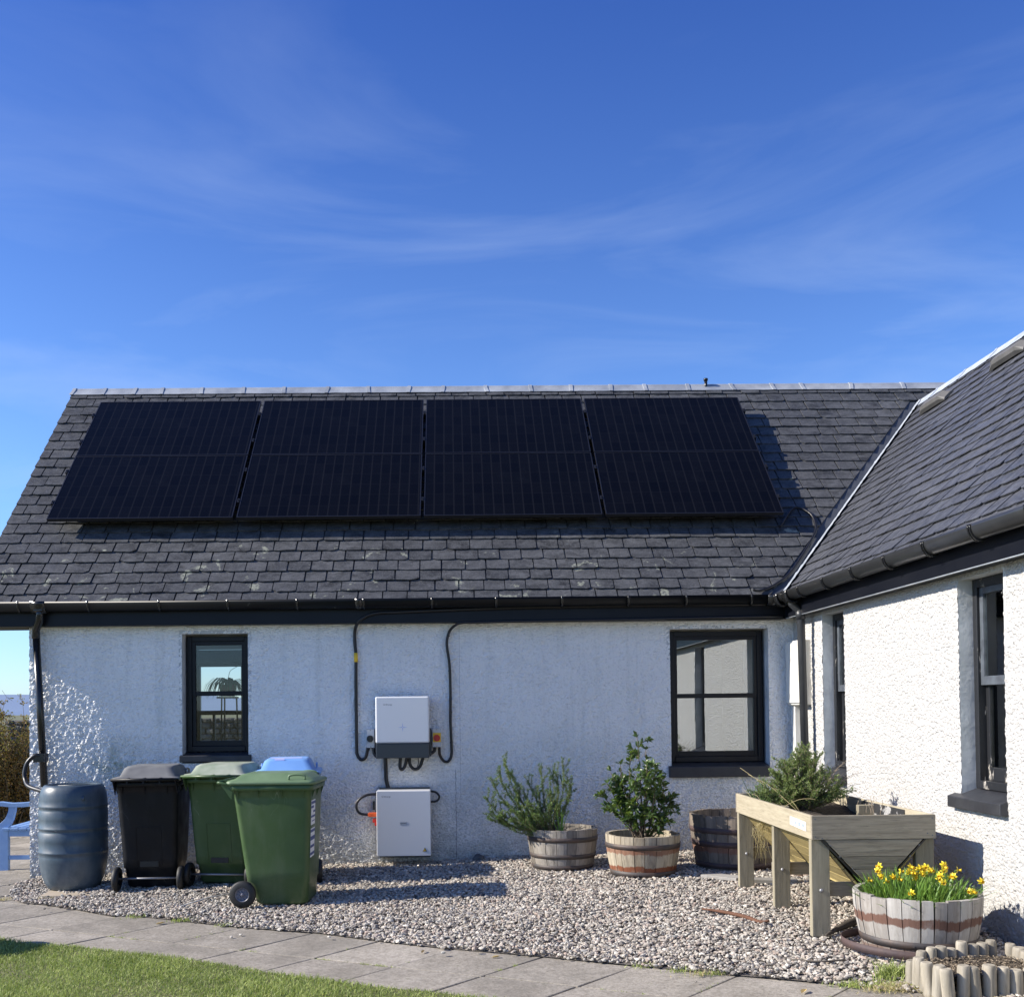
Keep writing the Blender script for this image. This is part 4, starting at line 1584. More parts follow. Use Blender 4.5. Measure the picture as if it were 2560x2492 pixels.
def wheelie(label, loc, rotz, bm, lm, dome, tilt=0.0, hubm=HUB, stickers=False, lidstick=False, inset=.06, tank=True):
    e = thing('wheelie_bin', label, 'wheelie bin', loc, rotz, 'wheelie bins by the wall')
    e.rotation_euler = (tilt, 0, rotz)
    m = MB()
    m.loft([rrect(.185, -.13, .215, .05, .012), rrect(.205, -.155, .235, .055, .03), rrect(.212, -.195, .242, .05, .17), rrect(.220, -.222, .250, .05, .185), rrect(.224, -.232, .253, .05, .26), rrect(.246, -.306, .270, .045, .80), rrect(.248, -.311, .273, .045, .862),
            rrect(.264, -.330, .290, .04, .864), rrect(.268, -.336, .295, .04, .872), rrect(.270, -.338, .297, .04, .905), rrect(.25, -.32, .28, .04, .906)])
    # gussets under the collar
    for s in (-1, 1):
        for yy in (-.27, -.12, .06, .22):
            hx = .247
            m.prism([(s * hx, yy - .003, .862), (s * (hx + .022), yy - .003, .862), (s * (hx - .006), yy - .003, .79)], (0, .006, 0))
    for xx in (-.2, -.02, .16):
        m.prism([(xx, .271, .862), (xx, .292, .862), (xx, .266, .79)], (.006, 0, 0))
        m.prism([(xx, -.309, .862), (xx, -.332, .862), (xx, -.301, .78)], (.006, 0, 0))
    b_ = m.build('body', bm, e, world=False)
    if tank:
        m = MB()
        # embossed outline on the back panel

        def yb(z):
            return -.232 - (z - .26) * .137 - .0035
        for (xa, xb, za, zb) in ((-.105, -.098, .20, .52), (.098, .105, .20, .52), (-.105, .105, .52, .527)):
            m.prism([(xa, yb(za), za), (xa, yb(zb), zb), (xa, yb(zb) + .006, zb), (xa, yb(za) + .006, za)], (xb - xa, 0, 0))
        m.build('embossed_outline', bm, e, world=False)
        m = MB()
        m.box(-.075, .075, -.232, -.221, .195, .24)
        m.build('foot_grip', CABLE, e, world=False)
    m = MB()
    m.loft([rrect(.272, -.355, .305, .045, .9075), rrect(.280, -.362, .313, .05, .914), rrect(.280, -.362, .313, .05, .926), rrect(.270, -.352, .303, .05, .937), rrect(.278 - inset, -.32, .272, .06, .944), rrect(.278 - inset * 1.5, -.27, .225, .06, .940 + dome * .8), rrect(.278 - inset * 1.95, -.23, .18, .06, .940 + dome)])
    ld = m.build('lid', lm, e, world=False)
    m = MB()
    for (cx_, cy_, ax) in ((.235, .17, 0), (-.235, .17, 0)):
        m.tube(spline([(cx_, cy_ - .06, .944), (cx_, cy_ - .055, .972), (cx_, cy_, .980), (cx_, cy_ + .055, .972), (cx_, cy_ + .06, .944)], 4), .008, 8)
    m.build('lid_grips', lm, ld, world=False)
    m = MB()
    for s in (-1, 1):
        m.tube(spline([(s * .255, -.30, .90), (s * .262, -.36, .915), (s * .258, -.405, .925), (s * .24, -.420, .925)], 4), .011, 8)
        m.prism([(s * .246, -.32, .80), (s * .246, -.40, .915), (s * .246, -.30, .90)], (s * .008, 0, 0))
    m.tube([(-.245, -.420, .925), (.245, -.420, .925)], .013, 12)
    for xx in (-.13, .0, .13):
        m.box(xx - .006, xx + .006, -.424, -.345, .895, .938)
    m.build('handle', bm, e, world=False)
    m = MB()
    m.tube([(-.25, -.235, .10), (.25, -.235, .10)], .009, 10)
    m.build('axle', METAL, e, world=False)
    for s in (-1, 1):
        m = MB()
        prf = [(.052, -.022), (.088, -.024), (.098, -.014), (.100, 0), (.098, .014), (.088, .024), (.052, .022)]
        Mx = Matrix.Rotation(R(90), 3, 'Y')
        m.lathe(prf, (s * .262, -.235, .10), 32, M=Mx)
        wh = m.build('wheel', TYRE, e, world=False)
        m = MB()
        m.lathe([(.0, .018), (.012, .018), (.014, .010), (.046, .006), (.050, .020), (.056, .0215), (.058, .012), (.052, .0)], (s * .262, -.235, .10), 32, M=Mx if s > 0 else Matrix.Rotation(R(-90), 3, 'Y'))
        for q in range(10):
            a = 2 * math.pi * q / 10
            c_ = Vector((s * .262 + s * .011, -.235, .10))
            p0 = c_ + Vector((0, math.cos(a) * .012, math.sin(a) * .012))
            p1 = c_ + Vector((0, math.cos(a) * .048, math.sin(a) * .048))
            m.tube([p0, p1], .0028, 5)
        m.build('hub', hubm, wh, world=False)
    if stickers:
        def yf(z):
            return .253 + (z - .26) * .0315 + .0015
        for (za, zb, bars) in ((.60, .785, ((.755, .775, 0, 1), (.725, .742, 0, .62), (.69, .705, .5, 1), (.655, .67, 0, 1), (.625, .632, .2, .9))), (.36, .575, ((.545, .565, 0, 1), (.485, .515, 0, 1), (.43, .45, 0, .9), (.375, .395, 0, 1)))):
            m = MB()
            m.prism([(.045, yf(za), za), (.045, yf(zb), zb), (.200, yf(zb), zb), (.200, yf(za), za)], (0, .001, 0))
            s_ = m.build('sticker', STICK_W, e, world=False)
            m = MB()
            for (a, b, c_, d_) in bars:
                xa, xb = .200 - .155 * c_, .200 - .155 * d_
                m.prism([(xa, yf(a) + .0012, a), (xa, yf(b) + .0012, b), (xb, yf(b) + .0012, b), (xb, yf(a) + .0012, a)], (0, .001, 0))
            m.build('printed_lines', BLUEINK, s_, world=False)
    if lidstick:
        m = MB()
        m.prism([(-.10, -.26, .9405 + dome * .86), (-.02, -.26, .9405 + dome * .86), (-.02, -.245, .9418 + dome * 1), (-.10, -.245, .9418 + dome * 1)], (0, 0, .002))
        m.box(-.14, .12, -.20, -.02, .9405 + dome, .9415 + dome)
        m.build('lid_sticker', simple('lilac_lid_sticker', (.45, .50, .85), None, rough=.4), ld, world=False)
    return e


gz_ = lambda x, y: G(x, y) + .012
wheelie('charcoal wheelie bin with a dusty sun-faded lid beside the water butt', (1.345, -.70, gz_(1.35, -.7)), R(3), BIN_K, BIN_KL, .085, inset=.05)
wheelie('green wheelie bin with a bleached pale lid, between the charcoal and the blue one', (1.955, -.65, gz_(1.95, -.7)), R(-7), BIN_G, BIN_GL, .075, inset=.05)
wheelie('blue-lidded wheelie bin mostly hidden behind the front green bin', (2.47, -.66, gz_(2.5, -.7)), R(6), BIN_B, BIN_BL, .10, lidstick=True, inset=.06)
wheelie('green wheelie bin standing sideways in front of the others, with white and blue stickers', (2.56, -1.58, gz_(2.5, -1.6)), R(-93), BIN_G, BIN_GT, .048, stickers=True, inset=.06)

# ================================================================ HALF BARRELS
def barrel(label, x, y, r_, h, mat, hoops, ns=22, hm=HOOP, soil=.06, tilt=(0, 0), gaps=()):
    z0 = G(x, y) + .01
    e = thing('barrel_planter', label, 'planter', (x, y, z0))
    rad = lambda z: r_ * (.845 + .155 * math.sin(math.pi / 2 * min(1, z / h)))
    m = MB()
    th = .028
    a = random.random()
    ws = [random.uniform(.7, 1.3) for _ in range(ns)]
    tot = sum(ws)
    for k in range(ns):
        da = 2 * math.pi * ws[k] / tot
        g = .0045 / r_ if k not in gaps else .018 / r_
        g2 = .0045 / r_
        dz = random.gauss(0, .0025)
        dr = random.gauss(0, .0012)
        rings = []
        nz = 9
        for i in range(nz + 1):
            z = h * i / nz + (dz if i == nz else 0)
            rr = rad(h * i / nz) + dr
            gg = g2 + (g - g2) * (i / nz)
            aa = [a + gg / 2 + (da - gg) * t_ / 3 for t_ in range(4)]
            rings.append([(rr * math.cos(q), rr * math.sin(q), z) for q in aa] + [((rr - th) * math.cos(q), (rr - th) * math.sin(q), z) for q in aa[::-1]])
        m.loft(rings, random.random(), False)
        a += da
    m.build('staves', mat, e, world=False)
    m = MB()
    zi = h - soil
    ri = rad(zi) - th + .002
    vs = [(0, 0, zi + .01)]
    for k in range(1, 6):
        for q in range(32):
            an_ = 2 * math.pi * q / 32
            vs.append((ri * k / 5 * math.cos(an_), ri * k / 5 * math.sin(an_), zi + random.uniform(-.008, .012)))
    fs = [(0, 1 + q, 1 + (q + 1) % 32) for q in range(32)]
    for k in range(4):
        fs += [(1 + k * 32 + q, 1 + (k + 1) * 32 + q, 1 + (k + 1) * 32 + (q + 1) % 32, 1 + k * 32 + (q + 1) % 32) for q in range(32)]
    m.add(vs, fs, .5, True)
    s_ = m.build('soil', SOIL, e, world=False)
    m = MB()
    m.lathe([(0, .01), (rad(0) - .005, .01), (rad(.05) - .012, .05), (0, .05)], n=32)
    m.build('bottom', HOOP, e, world=False)
    for (za, zb) in hoops:
        m = MB()
        m.lathe([(rad(za) + .0015, za), (rad(za) + .0045, za), (rad(zb) + .0045, zb), (rad(zb) + .0015, zb)], n=64)
        for q in (0, .05):
            an_ = -2.05 + q / r_
            zz = (za + zb) / 2
            p_ = Vector((math.cos(an_) * (rad(zz) + .004), math.sin(an_) * (rad(zz) + .004), zz))
            m.tube([p_, p_ * 1 + Vector((math.cos(an_), math.sin(an_), 0)) * .003], .006, 8)
        m.build('hoop', hm, e, world=False)
    return e


ST1 = m_stave('grey_stave', (.17, .15, .125), (.33, .30, .26), streak=.75)
ST2 = m_stave('rust_streaked_stave', (.30, .25, .18), (.52, .46, .35), bands=((.045, .095, .95), (.195, .235, .7)), streak=.75, dark=(.09, .075, .06))
ST3 = m_stave('dark_reddish_stave', (.10, .085, .070), (.25, .205, .165), bands=((.14, .19, .5),), streak=.8)
ST4 = m_stave('bleached_stave', (.26, .235, .21), (.43, .41, .38), bands=((.176, .224, .9), (.0, .05, .6)), rustc=(.13, .060, .040), streak=.6, dark=(.15, .125, .10))
barrel('grey half barrel planter with three iron hoops holding the rosemary', 4.815, -.60, .302, .345, ST1, ((.01, .05), (.105, .142), (.245, .285)))
barrel('light rust-streaked half barrel planter holding the bay bush', 5.42, -1.08, .302, .335, ST2, ((.008, .055), (.232, .272)))
barrel('large dark half barrel planter behind the raised wooden planter', 6.235, -.86, .372, .445, ST3, ((.015, .06), (.19, .235), (.30, .345)), hm=HOOPR, soil=.09, ns=26)
barrel('wide bleached half barrel planter with a brown rust band full of daffodils', 6.50, -3.675, .340, .325, ST4, ((.055, .098),), ns=24, soil=.05, gaps=(3, 9, 14, 20))
m = MB()
zb_ = G(6.45, -3.68)
ring = []
for k in range(49):
    a = 2 * math.pi * k / 48
    ring.append((6.455 + .375 * math.cos(a), -3.70 + .375 * math.sin(a), zb_ + .02 + .018 * math.cos(a + 2.6)))
for (dr, dz0, dz1) in ((0, 0, .045),):
    V_ = []
    for p in ring:
        c_ = Vector((p[0] - 6.455, p[1] + 3.70, 0)).normalized()
        V_ += [(p[0], p[1], p[2]), (p[0], p[1], p[2] + .045), (p[0] - c_.x * .004, p[1] - c_.y * .004, p[2] + .045), (p[0] - c_.x * .004, p[1] - c_.y * .004, p[2])]
    m.add(V_, [(i * 4 + q, (i + 1) * 4 + q, (i + 1) * 4 + (q + 1) % 4, i * 4 + (q + 1) % 4) for i in range(48) for q in range(4)], .5, True)
tag(m.build('fallen_hoop', HOOPR), 'loose rusty iron hoop fallen around the foot of the daffodil barrel', 'barrel hoop')

# ================================================================ RAISED WOODEN PLANTER
PX0, PX1, PYF, PYB = 6.012, 6.752, -3.385, -1.725
PT, PB_ = .790, .648
tr = thing('raised_planter', 'tall V-bottomed wooden planter on six legs beside the wing wall', 'planter', ((PX0 + PX1) / 2, (PYF + PYB) / 2, G(6.4, -2.5)))
for (x0, x1, lb) in ((PX0, PX0 + .022, None), (PX1 - .022, PX1, None)):
    m = MB()
    m.box(x0, x1, PYF + .0225, PYB - .0225, PB_, PT)
    m.build('side_board', TRUG_Y, tr, bevel=.003)
for (y0, y1) in ((PYF, PYF + .022), (PYB - .022, PYB)):
    m = MB()
    m.box(PX0, PX1, y0, y1, PB_, PT)
    xb = (PX0 + PX1) / 2
    yo = y0 + .002 if y0 < -3 else y0
    zs_ = [PB_ - .002, .545, .470, .395, .345]
    for za, zb in zip(zs_[:-1], zs_[1:]):
        def hw(z):
            return (PX1 - PX0) / 2 - .075 - (PB_ - z) * .93
        m.prism([(xb - hw(za), yo, za - .001), (xb + hw(za), yo, za - .001), (xb + hw(zb), yo, zb + .001), (xb - hw(zb), yo, zb + .001)], (0, .02, 0))
    p_ = m.build('end_panel', TRUG_X, tr, bevel=.002)
    if y0 < -3:
        m = MB()
        for (xx, zz) in ((PX0 + .02, .77), (PX0 + .02, .665), (PX1 - .02, .77), (PX1 - .02, .668), (PX1 - .05, .68), (PX0 + .06, .655), (PX0 + .11, .612), (PX0 + .165, .545), (PX1 - .10, .612), (PX1 - .155, .545), (PX0 + .24, .475), (PX1 - .24, .475)):
            m.tube([(xx, y0 + .004, zz), (xx, y0 - .001, zz)], .0042, 8)
        m.build('screws', INK, p_)
        # dark diagonal batten edges
        m = MB()
        for s in (-1, 1):
            c0, c1 = (xb + s * ((PX1 - PX0) / 2 - .068), PB_ - .004), (xb + s * ((PX1 - PX0) / 2 - .075 - (PB_ - .34) * .93 + .007), .342)
            m.prism([(c0[0], y0 + .004, c0[1]), (c1[0], y0 + .004, c1[1]), (c1[0] + s * .012, y0 + .004, c1[1]), (c0[0] + s * .012, y0 + .004, c0[1])], (0, .026, 0))
        m.build('diagonal_batten', CABLE, p_)
# liner boards of the V
for s in (-1, 1):
    xb = (PX0 + PX1) / 2
    P0 = Vector((xb + s * ((PX1 - PX0) / 2 - .030), 0, PB_ + .03))
    P1 = Vector((xb + s * .05, 0, .335))
    m = MB()
    nb = 5
    d = (P1 - P0) / nb
    nrm = Vector((-d.z, 0, d.x)).normalized() * .012 * (1 if s > 0 else -1)
    for k in range(nb):
        a, b = P0 + d * (k + .02), P0 + d * (k + .97)
        m.prism([(a.x, PYF + .03, a.z), (b.x, PYF + .03, b.z), (b.x + nrm.x, PYF + .03, b.z + nrm.z), (a.x + nrm.x, PYF + .03, a.z + nrm.z)], (0, PYB - PYF - .06, 0))
    m.build('v_boards', TRUG_L, tr, bevel=.0015)
m = MB()
m.box((PX0 + PX1) / 2 - .06, (PX0 + PX1) / 2 + .06, PYF + .025, PYB - .025, .318, .334)
m.build('bottom_board', TRUG_L, tr)
for i, yl in enumerate((PYF + .024, -2.56, PYB - .070)):
    for s in (0, 1):
        xa = PX0 + .002 if s == 0 else PX1 - .112
        zb = G(xa, yl) - .01
        m = MB()
        if i == 0:
            ya, yb_ = yl, yl + .045
        else:
            ya, yb_ = yl, yl + .045
        xo = 0
        if i == 1:
            xo = .024 if s == 0 else -.024
        m.box(xa + xo, xa + .11 + xo, ya, yb_, zb + .03, PB_ - .002 if i != 1 else PT - .02)
        lg = m.build('leg', TRUG_Z, tr, bevel=.004)
        m = MB()
        m.box(xa + xo - .001, xa + .111 + xo, ya - .001, yb_ + .001, zb, zb + .032)
        m.build('foot', TYRE if i < 2 else TRUG_Z, lg)
        m = MB()
        m.lathe([(0, .008), (.007, .007), (.012, .003), (.013, 0)], (xa + xo + .058, ya, .343), 14, M=Matrix.Rotation(R(90), 3, 'X'))
        m.build('bolt', METAL, lg)
    m = MB()
    m.box(PX0 + .03, PX1 - .03, yl + .0455, yl + .070, .300, .385)
    m.build('cross_rail', TRUG_X, tr, bevel=.003)
m = MB()
nx, ny = 14, 30
vs = []
for j in range(ny + 1):
    for i in range(nx + 1):
        xx = PX0 + .024 + (PX1 - PX0 - .048) * i / nx
        yy = PYF + .024 + (PYB - PYF - .048) * j / ny
        hole = .085 * max(0, 1 - ((xx - 6.70) / .35) ** 2) * max(0, 1 - ((yy + 2.75) / .7) ** 2)
        vs.append((xx, yy, .715 - hole + .014 * mnoise.noise(Vector((xx * 14, yy * 14, 0)))))
m.add(vs, [(j * (nx + 1) + i, j * (nx + 1) + i + 1, (j + 1) * (nx + 1) + i + 1, (j + 1) * (nx + 1) + i) for j in range(ny) for i in range(nx)], .5, True)
m.build('soil', SOIL, tr)
m = MB()
for k in range(14):
    y0 = -3.02 + .05 * k
    m.add([(PX1 - .024, y0, .782), (PX1 - .024, y0 + .05, .782), (PX1 - .034 - .006 * (k % 2), y0 + .05, .70), (PX1 - .034 - .006 * ((k + 1) % 2), y0, .70)], [(0, 1, 2, 3)])
m.build('liner_fabric', FLAPM, tr)
m = MB()
m.prism([(PX0 - .0005, -2.995, .697), (PX0 - .0005, -3.285, .688), (PX0 - .0005, -3.285, .742), (PX0 - .0005, -2.995, .749)], (-.003, 0, 0))
pq = m.build('plaque', STICK_W, tr)
m = MB()
for (yy, w_, h_) in ((-3.035, .035, .010), (-3.10, .030, .016), (-3.17, .036, .026), (-3.24, .040, .020)):
    m.box(PX0 - .0045, PX0 - .0036, yy - w_ / 2, yy + w_ / 2, .718 - h_ / 2, .718 + h_ / 2)
m.box(PX0 - .0045, PX0 - .0036, -3.20, -3.06, .698, .701)
m.build('printed_symbols', simple('faded_blue_print', (.33, .38, .55), None), pq)

# ================================================================ LOG EDGING
le = thing('log_edging', 'border of short upright bleached logs around a small soil bed in the right corner', 'log edging', (6.5, -4.4, G(6.5, -4.4)))
logs = []
for k in range(8):
    logs.append((6.235 + .066 * k, -4.60 + .004 * k, .205, .030))
for k in range(5):
    logs.append((6.195 - .004 * k, -4.565 + .062 * k, .205 - .004 * k, .030))
for k in range(8):
    logs.append((6.245 + .062 * k, -4.275 + .018 * k, .212 + .003 * k, .028))
for k in range(6):
    logs.append((6.755, -4.19 - .066 * k, .215, .030))
for (x, y, zt, rr) in logs:
    rr *= random.uniform(.86, 1.14)
    zt += random.uniform(-.030, .002)
    m = MB()
    a0 = random.random() * 6
    rings = []
    zb = G(x, y) - .03
    lean = (random.gauss(0, .010), random.gauss(0, .006))
    for (zz, sc) in ((zb, 1), (zb + .05, 1.0), (zt - .07, 1.0), (zt - .018, .99), (zt - .004, .90), (zt, .78)):
        q = (zz - zb) / (zt - zb)
        rings.append([(x + lean[0] * q + rr * sc * (1 + .05 * math.sin(3 * a + a0)) * math.cos(a), y + lean[1] * q + rr * sc * (1 + .05 * math.sin(2 * a + a0)) * math.sin(a), zz) for a in [2 * math.pi * k / 18 for k in range(18)]])
    m.loft(rings, random.random(), True)
    m.build('log', LOGM, le)
m = MB()
for zz in (.06, .155):
    m.tube([(6.20, -4.535, zz), (6.18, -4.30, zz)], .002, 5)
m.build('wire', HOOP, le)
m = MB()
nx, ny = 24, 18
vs = [(6.21 + .54 * i / nx, -4.59 + .37 * j / ny, .150 + .018 * mnoise.noise(Vector((i * .7, j * .7, 0))) + random.uniform(-.004, .004)) for j in range(ny + 1) for i in range(nx + 1)]
m.add(vs, [(j * (nx + 1) + i, j * (nx + 1) + i + 1, (j + 1) * (nx + 1) + i + 1, (j + 1) * (nx + 1) + i) for j in range(ny) for i in range(nx)], .5, False)
struct(m.build('soil', SOIL))
n_ = 900
Xc, Yc = rng.uniform(6.23, 6.73, n_), rng.uniform(-4.57, -4.25, n_)
V = ICO[None] * np.stack([rng.uniform(.004, .012, n_), rng.uniform(.002, .005, n_), rng.uniform(.001, .003, n_)], 1)[:, None, :]
an = rng.uniform(0, 6.28, n_)
x_, y_ = V[..., 0].copy(), V[..., 1].copy()
V[..., 0] = x_ * np.cos(an)[:, None] - y_ * np.sin(an)[:, None] + Xc[:, None]
V[..., 1] = x_ * np.sin(an)[:, None] + y_ * np.cos(an)[:, None] + Yc[:, None]
V[..., 2] += .158 + rng.uniform(-.004, .010, n_)[:, None]
BARKCH = simple('bark_chips', (.05, .035, .025), (.36, .29, .20), 60, .9, attr=.7)
struct(bulk('bark_chips', V, ICOF, rng.random(n_), BARKCH), 'stuff')

# ================================================================ BENCH
bn = thing('garden_bench', 'pale blue painted wooden bench against the gable end', 'bench', (-.27, 1.2, G(-.3, 1.2)))
zg = G(-.3, .55)
for yy in (.52, 1.78):
    for (x0, x1, zt) in ((-.515, -.43, .36), (-.075, -.02, .86)):
        m = MB()
        m.box(x0, x1, yy, yy + .05, zg - .01, zt)
        m.build('leg', BENCH, bn, bevel=.004)
    m = MB()
    # curved arm support
    pts = [(-.47, .352), (-.42, .352), (-.385, .42), (-.365, .50), (-.36, .555), (-.425, .555), (-.43, .50), (-.46, .43), (-.515, .38), (-.515, .352)]
    m.prism([(a, yy, b + .003) for a, b in pts], (0, .045, 0))
    m.build('arm_support', BENCH, bn, bevel=.003)
    m = MB()
    top = [(-.62, .560), (-.58, .595), (-.50, .598), (-.40, .585), (-.28, .588), (-.18, .600), (-.077, .607)]
    bot = [(-.077, .560), (-.18, .555), (-.28, .545), (-.40, .545), (-.50, .556), (-.60, .545)]
    m.prism([(a, yy - .012, b) for a, b in top + bot], (0, .07, 0))
    m.build('armrest', BENCH, bn, bevel=.004)
    m = MB()
    m.box(-.4295, -.0755, yy + .008, yy + .038, .038, .078)
    m.box(-.4295, -.0755, yy + .004, yy + .042, .262, .325)
    m.build('stretcher', BENCH, bn, bevel=.003)
for k in range(5):
    m = MB()
    m.box(-.47 + .082 * k, -.47 + .082 * k + .066, .47, 1.84, .327, .349)
    m.build('seat_slat', BENCH, bn, bevel=.003)
for k in range(3):
    m = MB()
    m.box(-.072, -.052, .575, 1.775, .45 + .13 * k, .53 + .13 * k)
    m.build('back_slat', BENCH, bn, bevel=.003)

# ================================================================ SMALL THINGS ON THE GROUND
def pebble(name, x, y, s, mat, label, cat='stone', sz=(1, 1, 1), z=None):
    m = MB()
    vs = []
    n1_, n2_ = 14, 9
    for j in range(n2_ + 1):
        for i in range(n1_):
            th_, ph_ = math.pi * j / n2_, 2 * math.pi * i / n1_
            p = Vector((math.sin(th_) * math.cos(ph_), math.sin(th_) * math.sin(ph_), math.cos(th_)))
            k = 1 + .28 * mnoise.noise(p * 1.7 + Vector((x, y, 0)))
            vs.append((x + p.x * s * sz[0] * k, y + p.y * s * sz[1] * k, (G(x, y) + s * sz[2] * .7 if z is None else z) + p.z * s * sz[2] * k))
    m.add(vs, [(j * n1_ + i, j * n1_ + (i + 1) % n1_, (j + 1) * n1_ + (i + 1) % n1_, (j + 1) * n1_ + i) for j in range(n2_) for i in range(n1_)], .5, True)
    return tag(m.build(name, mat), label, cat)


pebble('stone', 4.10, -.09, .055, ROCK, 'dark round stone lying against the wall right of the battery box', sz=(1, .8, .75))
pebble('stone', 6.62, -1.42, .085, simple('sandstone', (.42, .30, .22), (.5, .4, .3), 9, .9, bump=(30, .6, .006)), 'reddish boulder on the gravel under the raised planter', sz=(1.3, 1, .8))
m = MB()
m.tube(spline([(5.55, -2.55, G(5.6, -2.6) + .035), (5.66, -2.66, G(5.6, -2.6) + .035), (5.76, -2.84, G(5.7, -2.9) + .04), (5.81, -2.98, G(5.7, -2.9) + .035), (5.86, -3.02, G(5.8, -3) + .05)], 4), [.006 + .008 * math.sin(k * .19) for k in range(17)], 6)
tag(m.build('stick', STICKM), 'rust-brown stick lying on the gravel in front of the planter', 'stick')
m = MB()
m.tube(spline([(6.07, -3.42, .09), (6.18, -3.30, .10), (6.30, -3.20, .115), (6.42, -3.10, .12)], 5), [.006, .008, .010, .012, .014, .016, .018, .02, .022, .024, .025, .025, .024, .022, .02, .015], 7)
tag(m.build('driftwood', DRIFT), 'pointed grey-brown piece of driftwood beside the daffodil barrel', 'driftwood')
m = MB()
m.tube(spline([(5.72, -3.86, G(5.75, -3.9) + .03), (5.86, -3.93, G(5.8, -3.9) + .032), (6.0, -3.91, G(6, -3.9) + .03)], 5), .006, 6)
tag(m.build('stick', DRIFT), 'thin dark stick on the gravel near the paving edge', 'stick')
m = MB()
m.tube([(1.83, -1.74, G(1.8, -1.7) + .035), (1.98, -1.50, G(2, -1.5) + .045), (2.24, -1.34, G(2.2, -1.3) + .06)], .005, 6)
tag(m.build('cane', simple('pale_grey_cane', (.42, .41, .39), None, rough=.6)), 'pale thin cane lying on the gravel behind the front bin wheel', 'cane')
m = MB()
Mz = Matrix.Rotation(R(-12), 3, 'Z')
m.obox((6.30, -1.66, G(6.3, -1.66) + .03), (.36, .12, .03), Mz)
tag(m.build('plank', FLATW, bevel=.003), 'short grey plank on the gravel under the raised planter', 'plank')
m = MB()
m.obox((5.98, -1.42, G(6.0, -1.4) + .028), (.14, .30, .025), Matrix.Rotation(R(50), 3, 'Z'))
tag(m.build('plank', FLATW, bevel=.003), 'small grey board in front of the large dark barrel', 'plank')
pt = thing('added_shadow_pot', 'terracotta pot added on the lawn left of the view to cast a shadow', 'pot', (.27, -2.82, G(.2, -2.8)))  # unseen pot, added to throw the shadow at the lawn edge
m = MB()
m.lathe([(0, 0), (.15, 0), (.165, .02), (.21, .42), (.235, .42), (.235, .50), (.21, .50), (.20, .44), (0, .44)], (.27, -2.82, G(.2, -2.8)), 32)
m.build('body', TERRA, pt)

DRYL = simple('dry_yellow_leaf', (.50, .38, .16), (.40, .28, .10), 20, .7)
for (x, y, an, sz_, lb) in ((1.80, -2.17, .4, .035, 'largest dry yellow leaf on the paving below the charcoal bin'), (3.69, -3.27, 1.2, .025, 'small pale dry leaf on the paving slab below the battery box'), (2.25, -3.33, 2.4, .022, 'smallest dry leaf lying near the lawn edge of the paving'),
                            (4.12, -3.46, .1, .028, 'narrow pale dry leaf on the paving right of the small pale one'), (5.62, -4.36, .9, .035, 'curled straw-coloured leaf on the paving near the log edging')):
    m = MB()
    c_ = Vector((x, y, G(x, y) + .004))
    d_ = Vector((math.cos(an), math.sin(an), 0))
    s_ = Vector((-d_.y, d_.x, 0))
    m.add([c_ - d_ * sz_, c_ - d_ * sz_ * .3 + s_ * sz_ * .4 + Vector((0, 0, .008)), c_ + d_ * sz_ * .4 + s_ * sz_ * .32 + Vector((0, 0, .010)), c_ + d_ * sz_ + Vector((0, 0, .006)), c_ + d_ * sz_ * .4 - s_ * sz_ * .32 + Vector((0, 0, .012)), c_ - d_ * sz_ * .3 - s_ * sz_ * .4 + Vector((0, 0, .009)), c_], [(0, 1, 6), (1, 2, 6), (2, 3, 6), (3, 4, 6), (4, 5, 6), (5, 0, 6)])
    tag(m.build('dry_leaf', DRYL), lb, 'leaf', 'dry leaves on the paving')
# ================================================================ PLANTS
def leafquad(mb, p, d, w, L, curl=.0, nrm=None, r=None):
    """a pointed leaf: base p, direction d"""
    d = d.normalized()
    if nrm is None:
        nrm = Vector((random.gauss(0, 1), random.gauss(0, 1), random.gauss(0, 1)))
    s = d.cross(nrm)
    if s.length < 1e-4:
        s = d.orthogonal()
    s = s.normalized() * w / 2
    up_ = s.cross(d).normalized()
    if w > .012:
        m1 = p + d * L * .30 + up_ * curl * L * .12
        m2 = p + d * L * .68 + up_ * curl * L * .10
        v = [p, m1 + s, m1 - s, m2 + s * .85, m2 - s * .85, p + d * L - up_ * curl * L * .12, m1 - up_ * w * .12, m2 - up_ * w * .1]
        mb.add(v, [(0, 1, 6), (0, 6, 2), (1, 3, 7, 6), (6, 7, 4, 2), (3, 5, 7), (7, 5, 4)], r)
    else:
        m1 = p + d * L * .5 + up_ * curl * L * .1
        mb.add([p, m1 + s, m1 - s, p + d * L], [(0, 1, 3, 2)], r)


def arc(p0, p1, bend, n=8):
    p0, p1 = Vector(p0), Vector(p1)
    out = []
    for k in range(n + 1):
        t_ = k / n
        out.append(p0.lerp(p1, t_) + Vector(bend) * (math.sin(math.pi * t_)) + Vector((random.gauss(0, .003), random.gauss(0, .003), 0)))
    return out


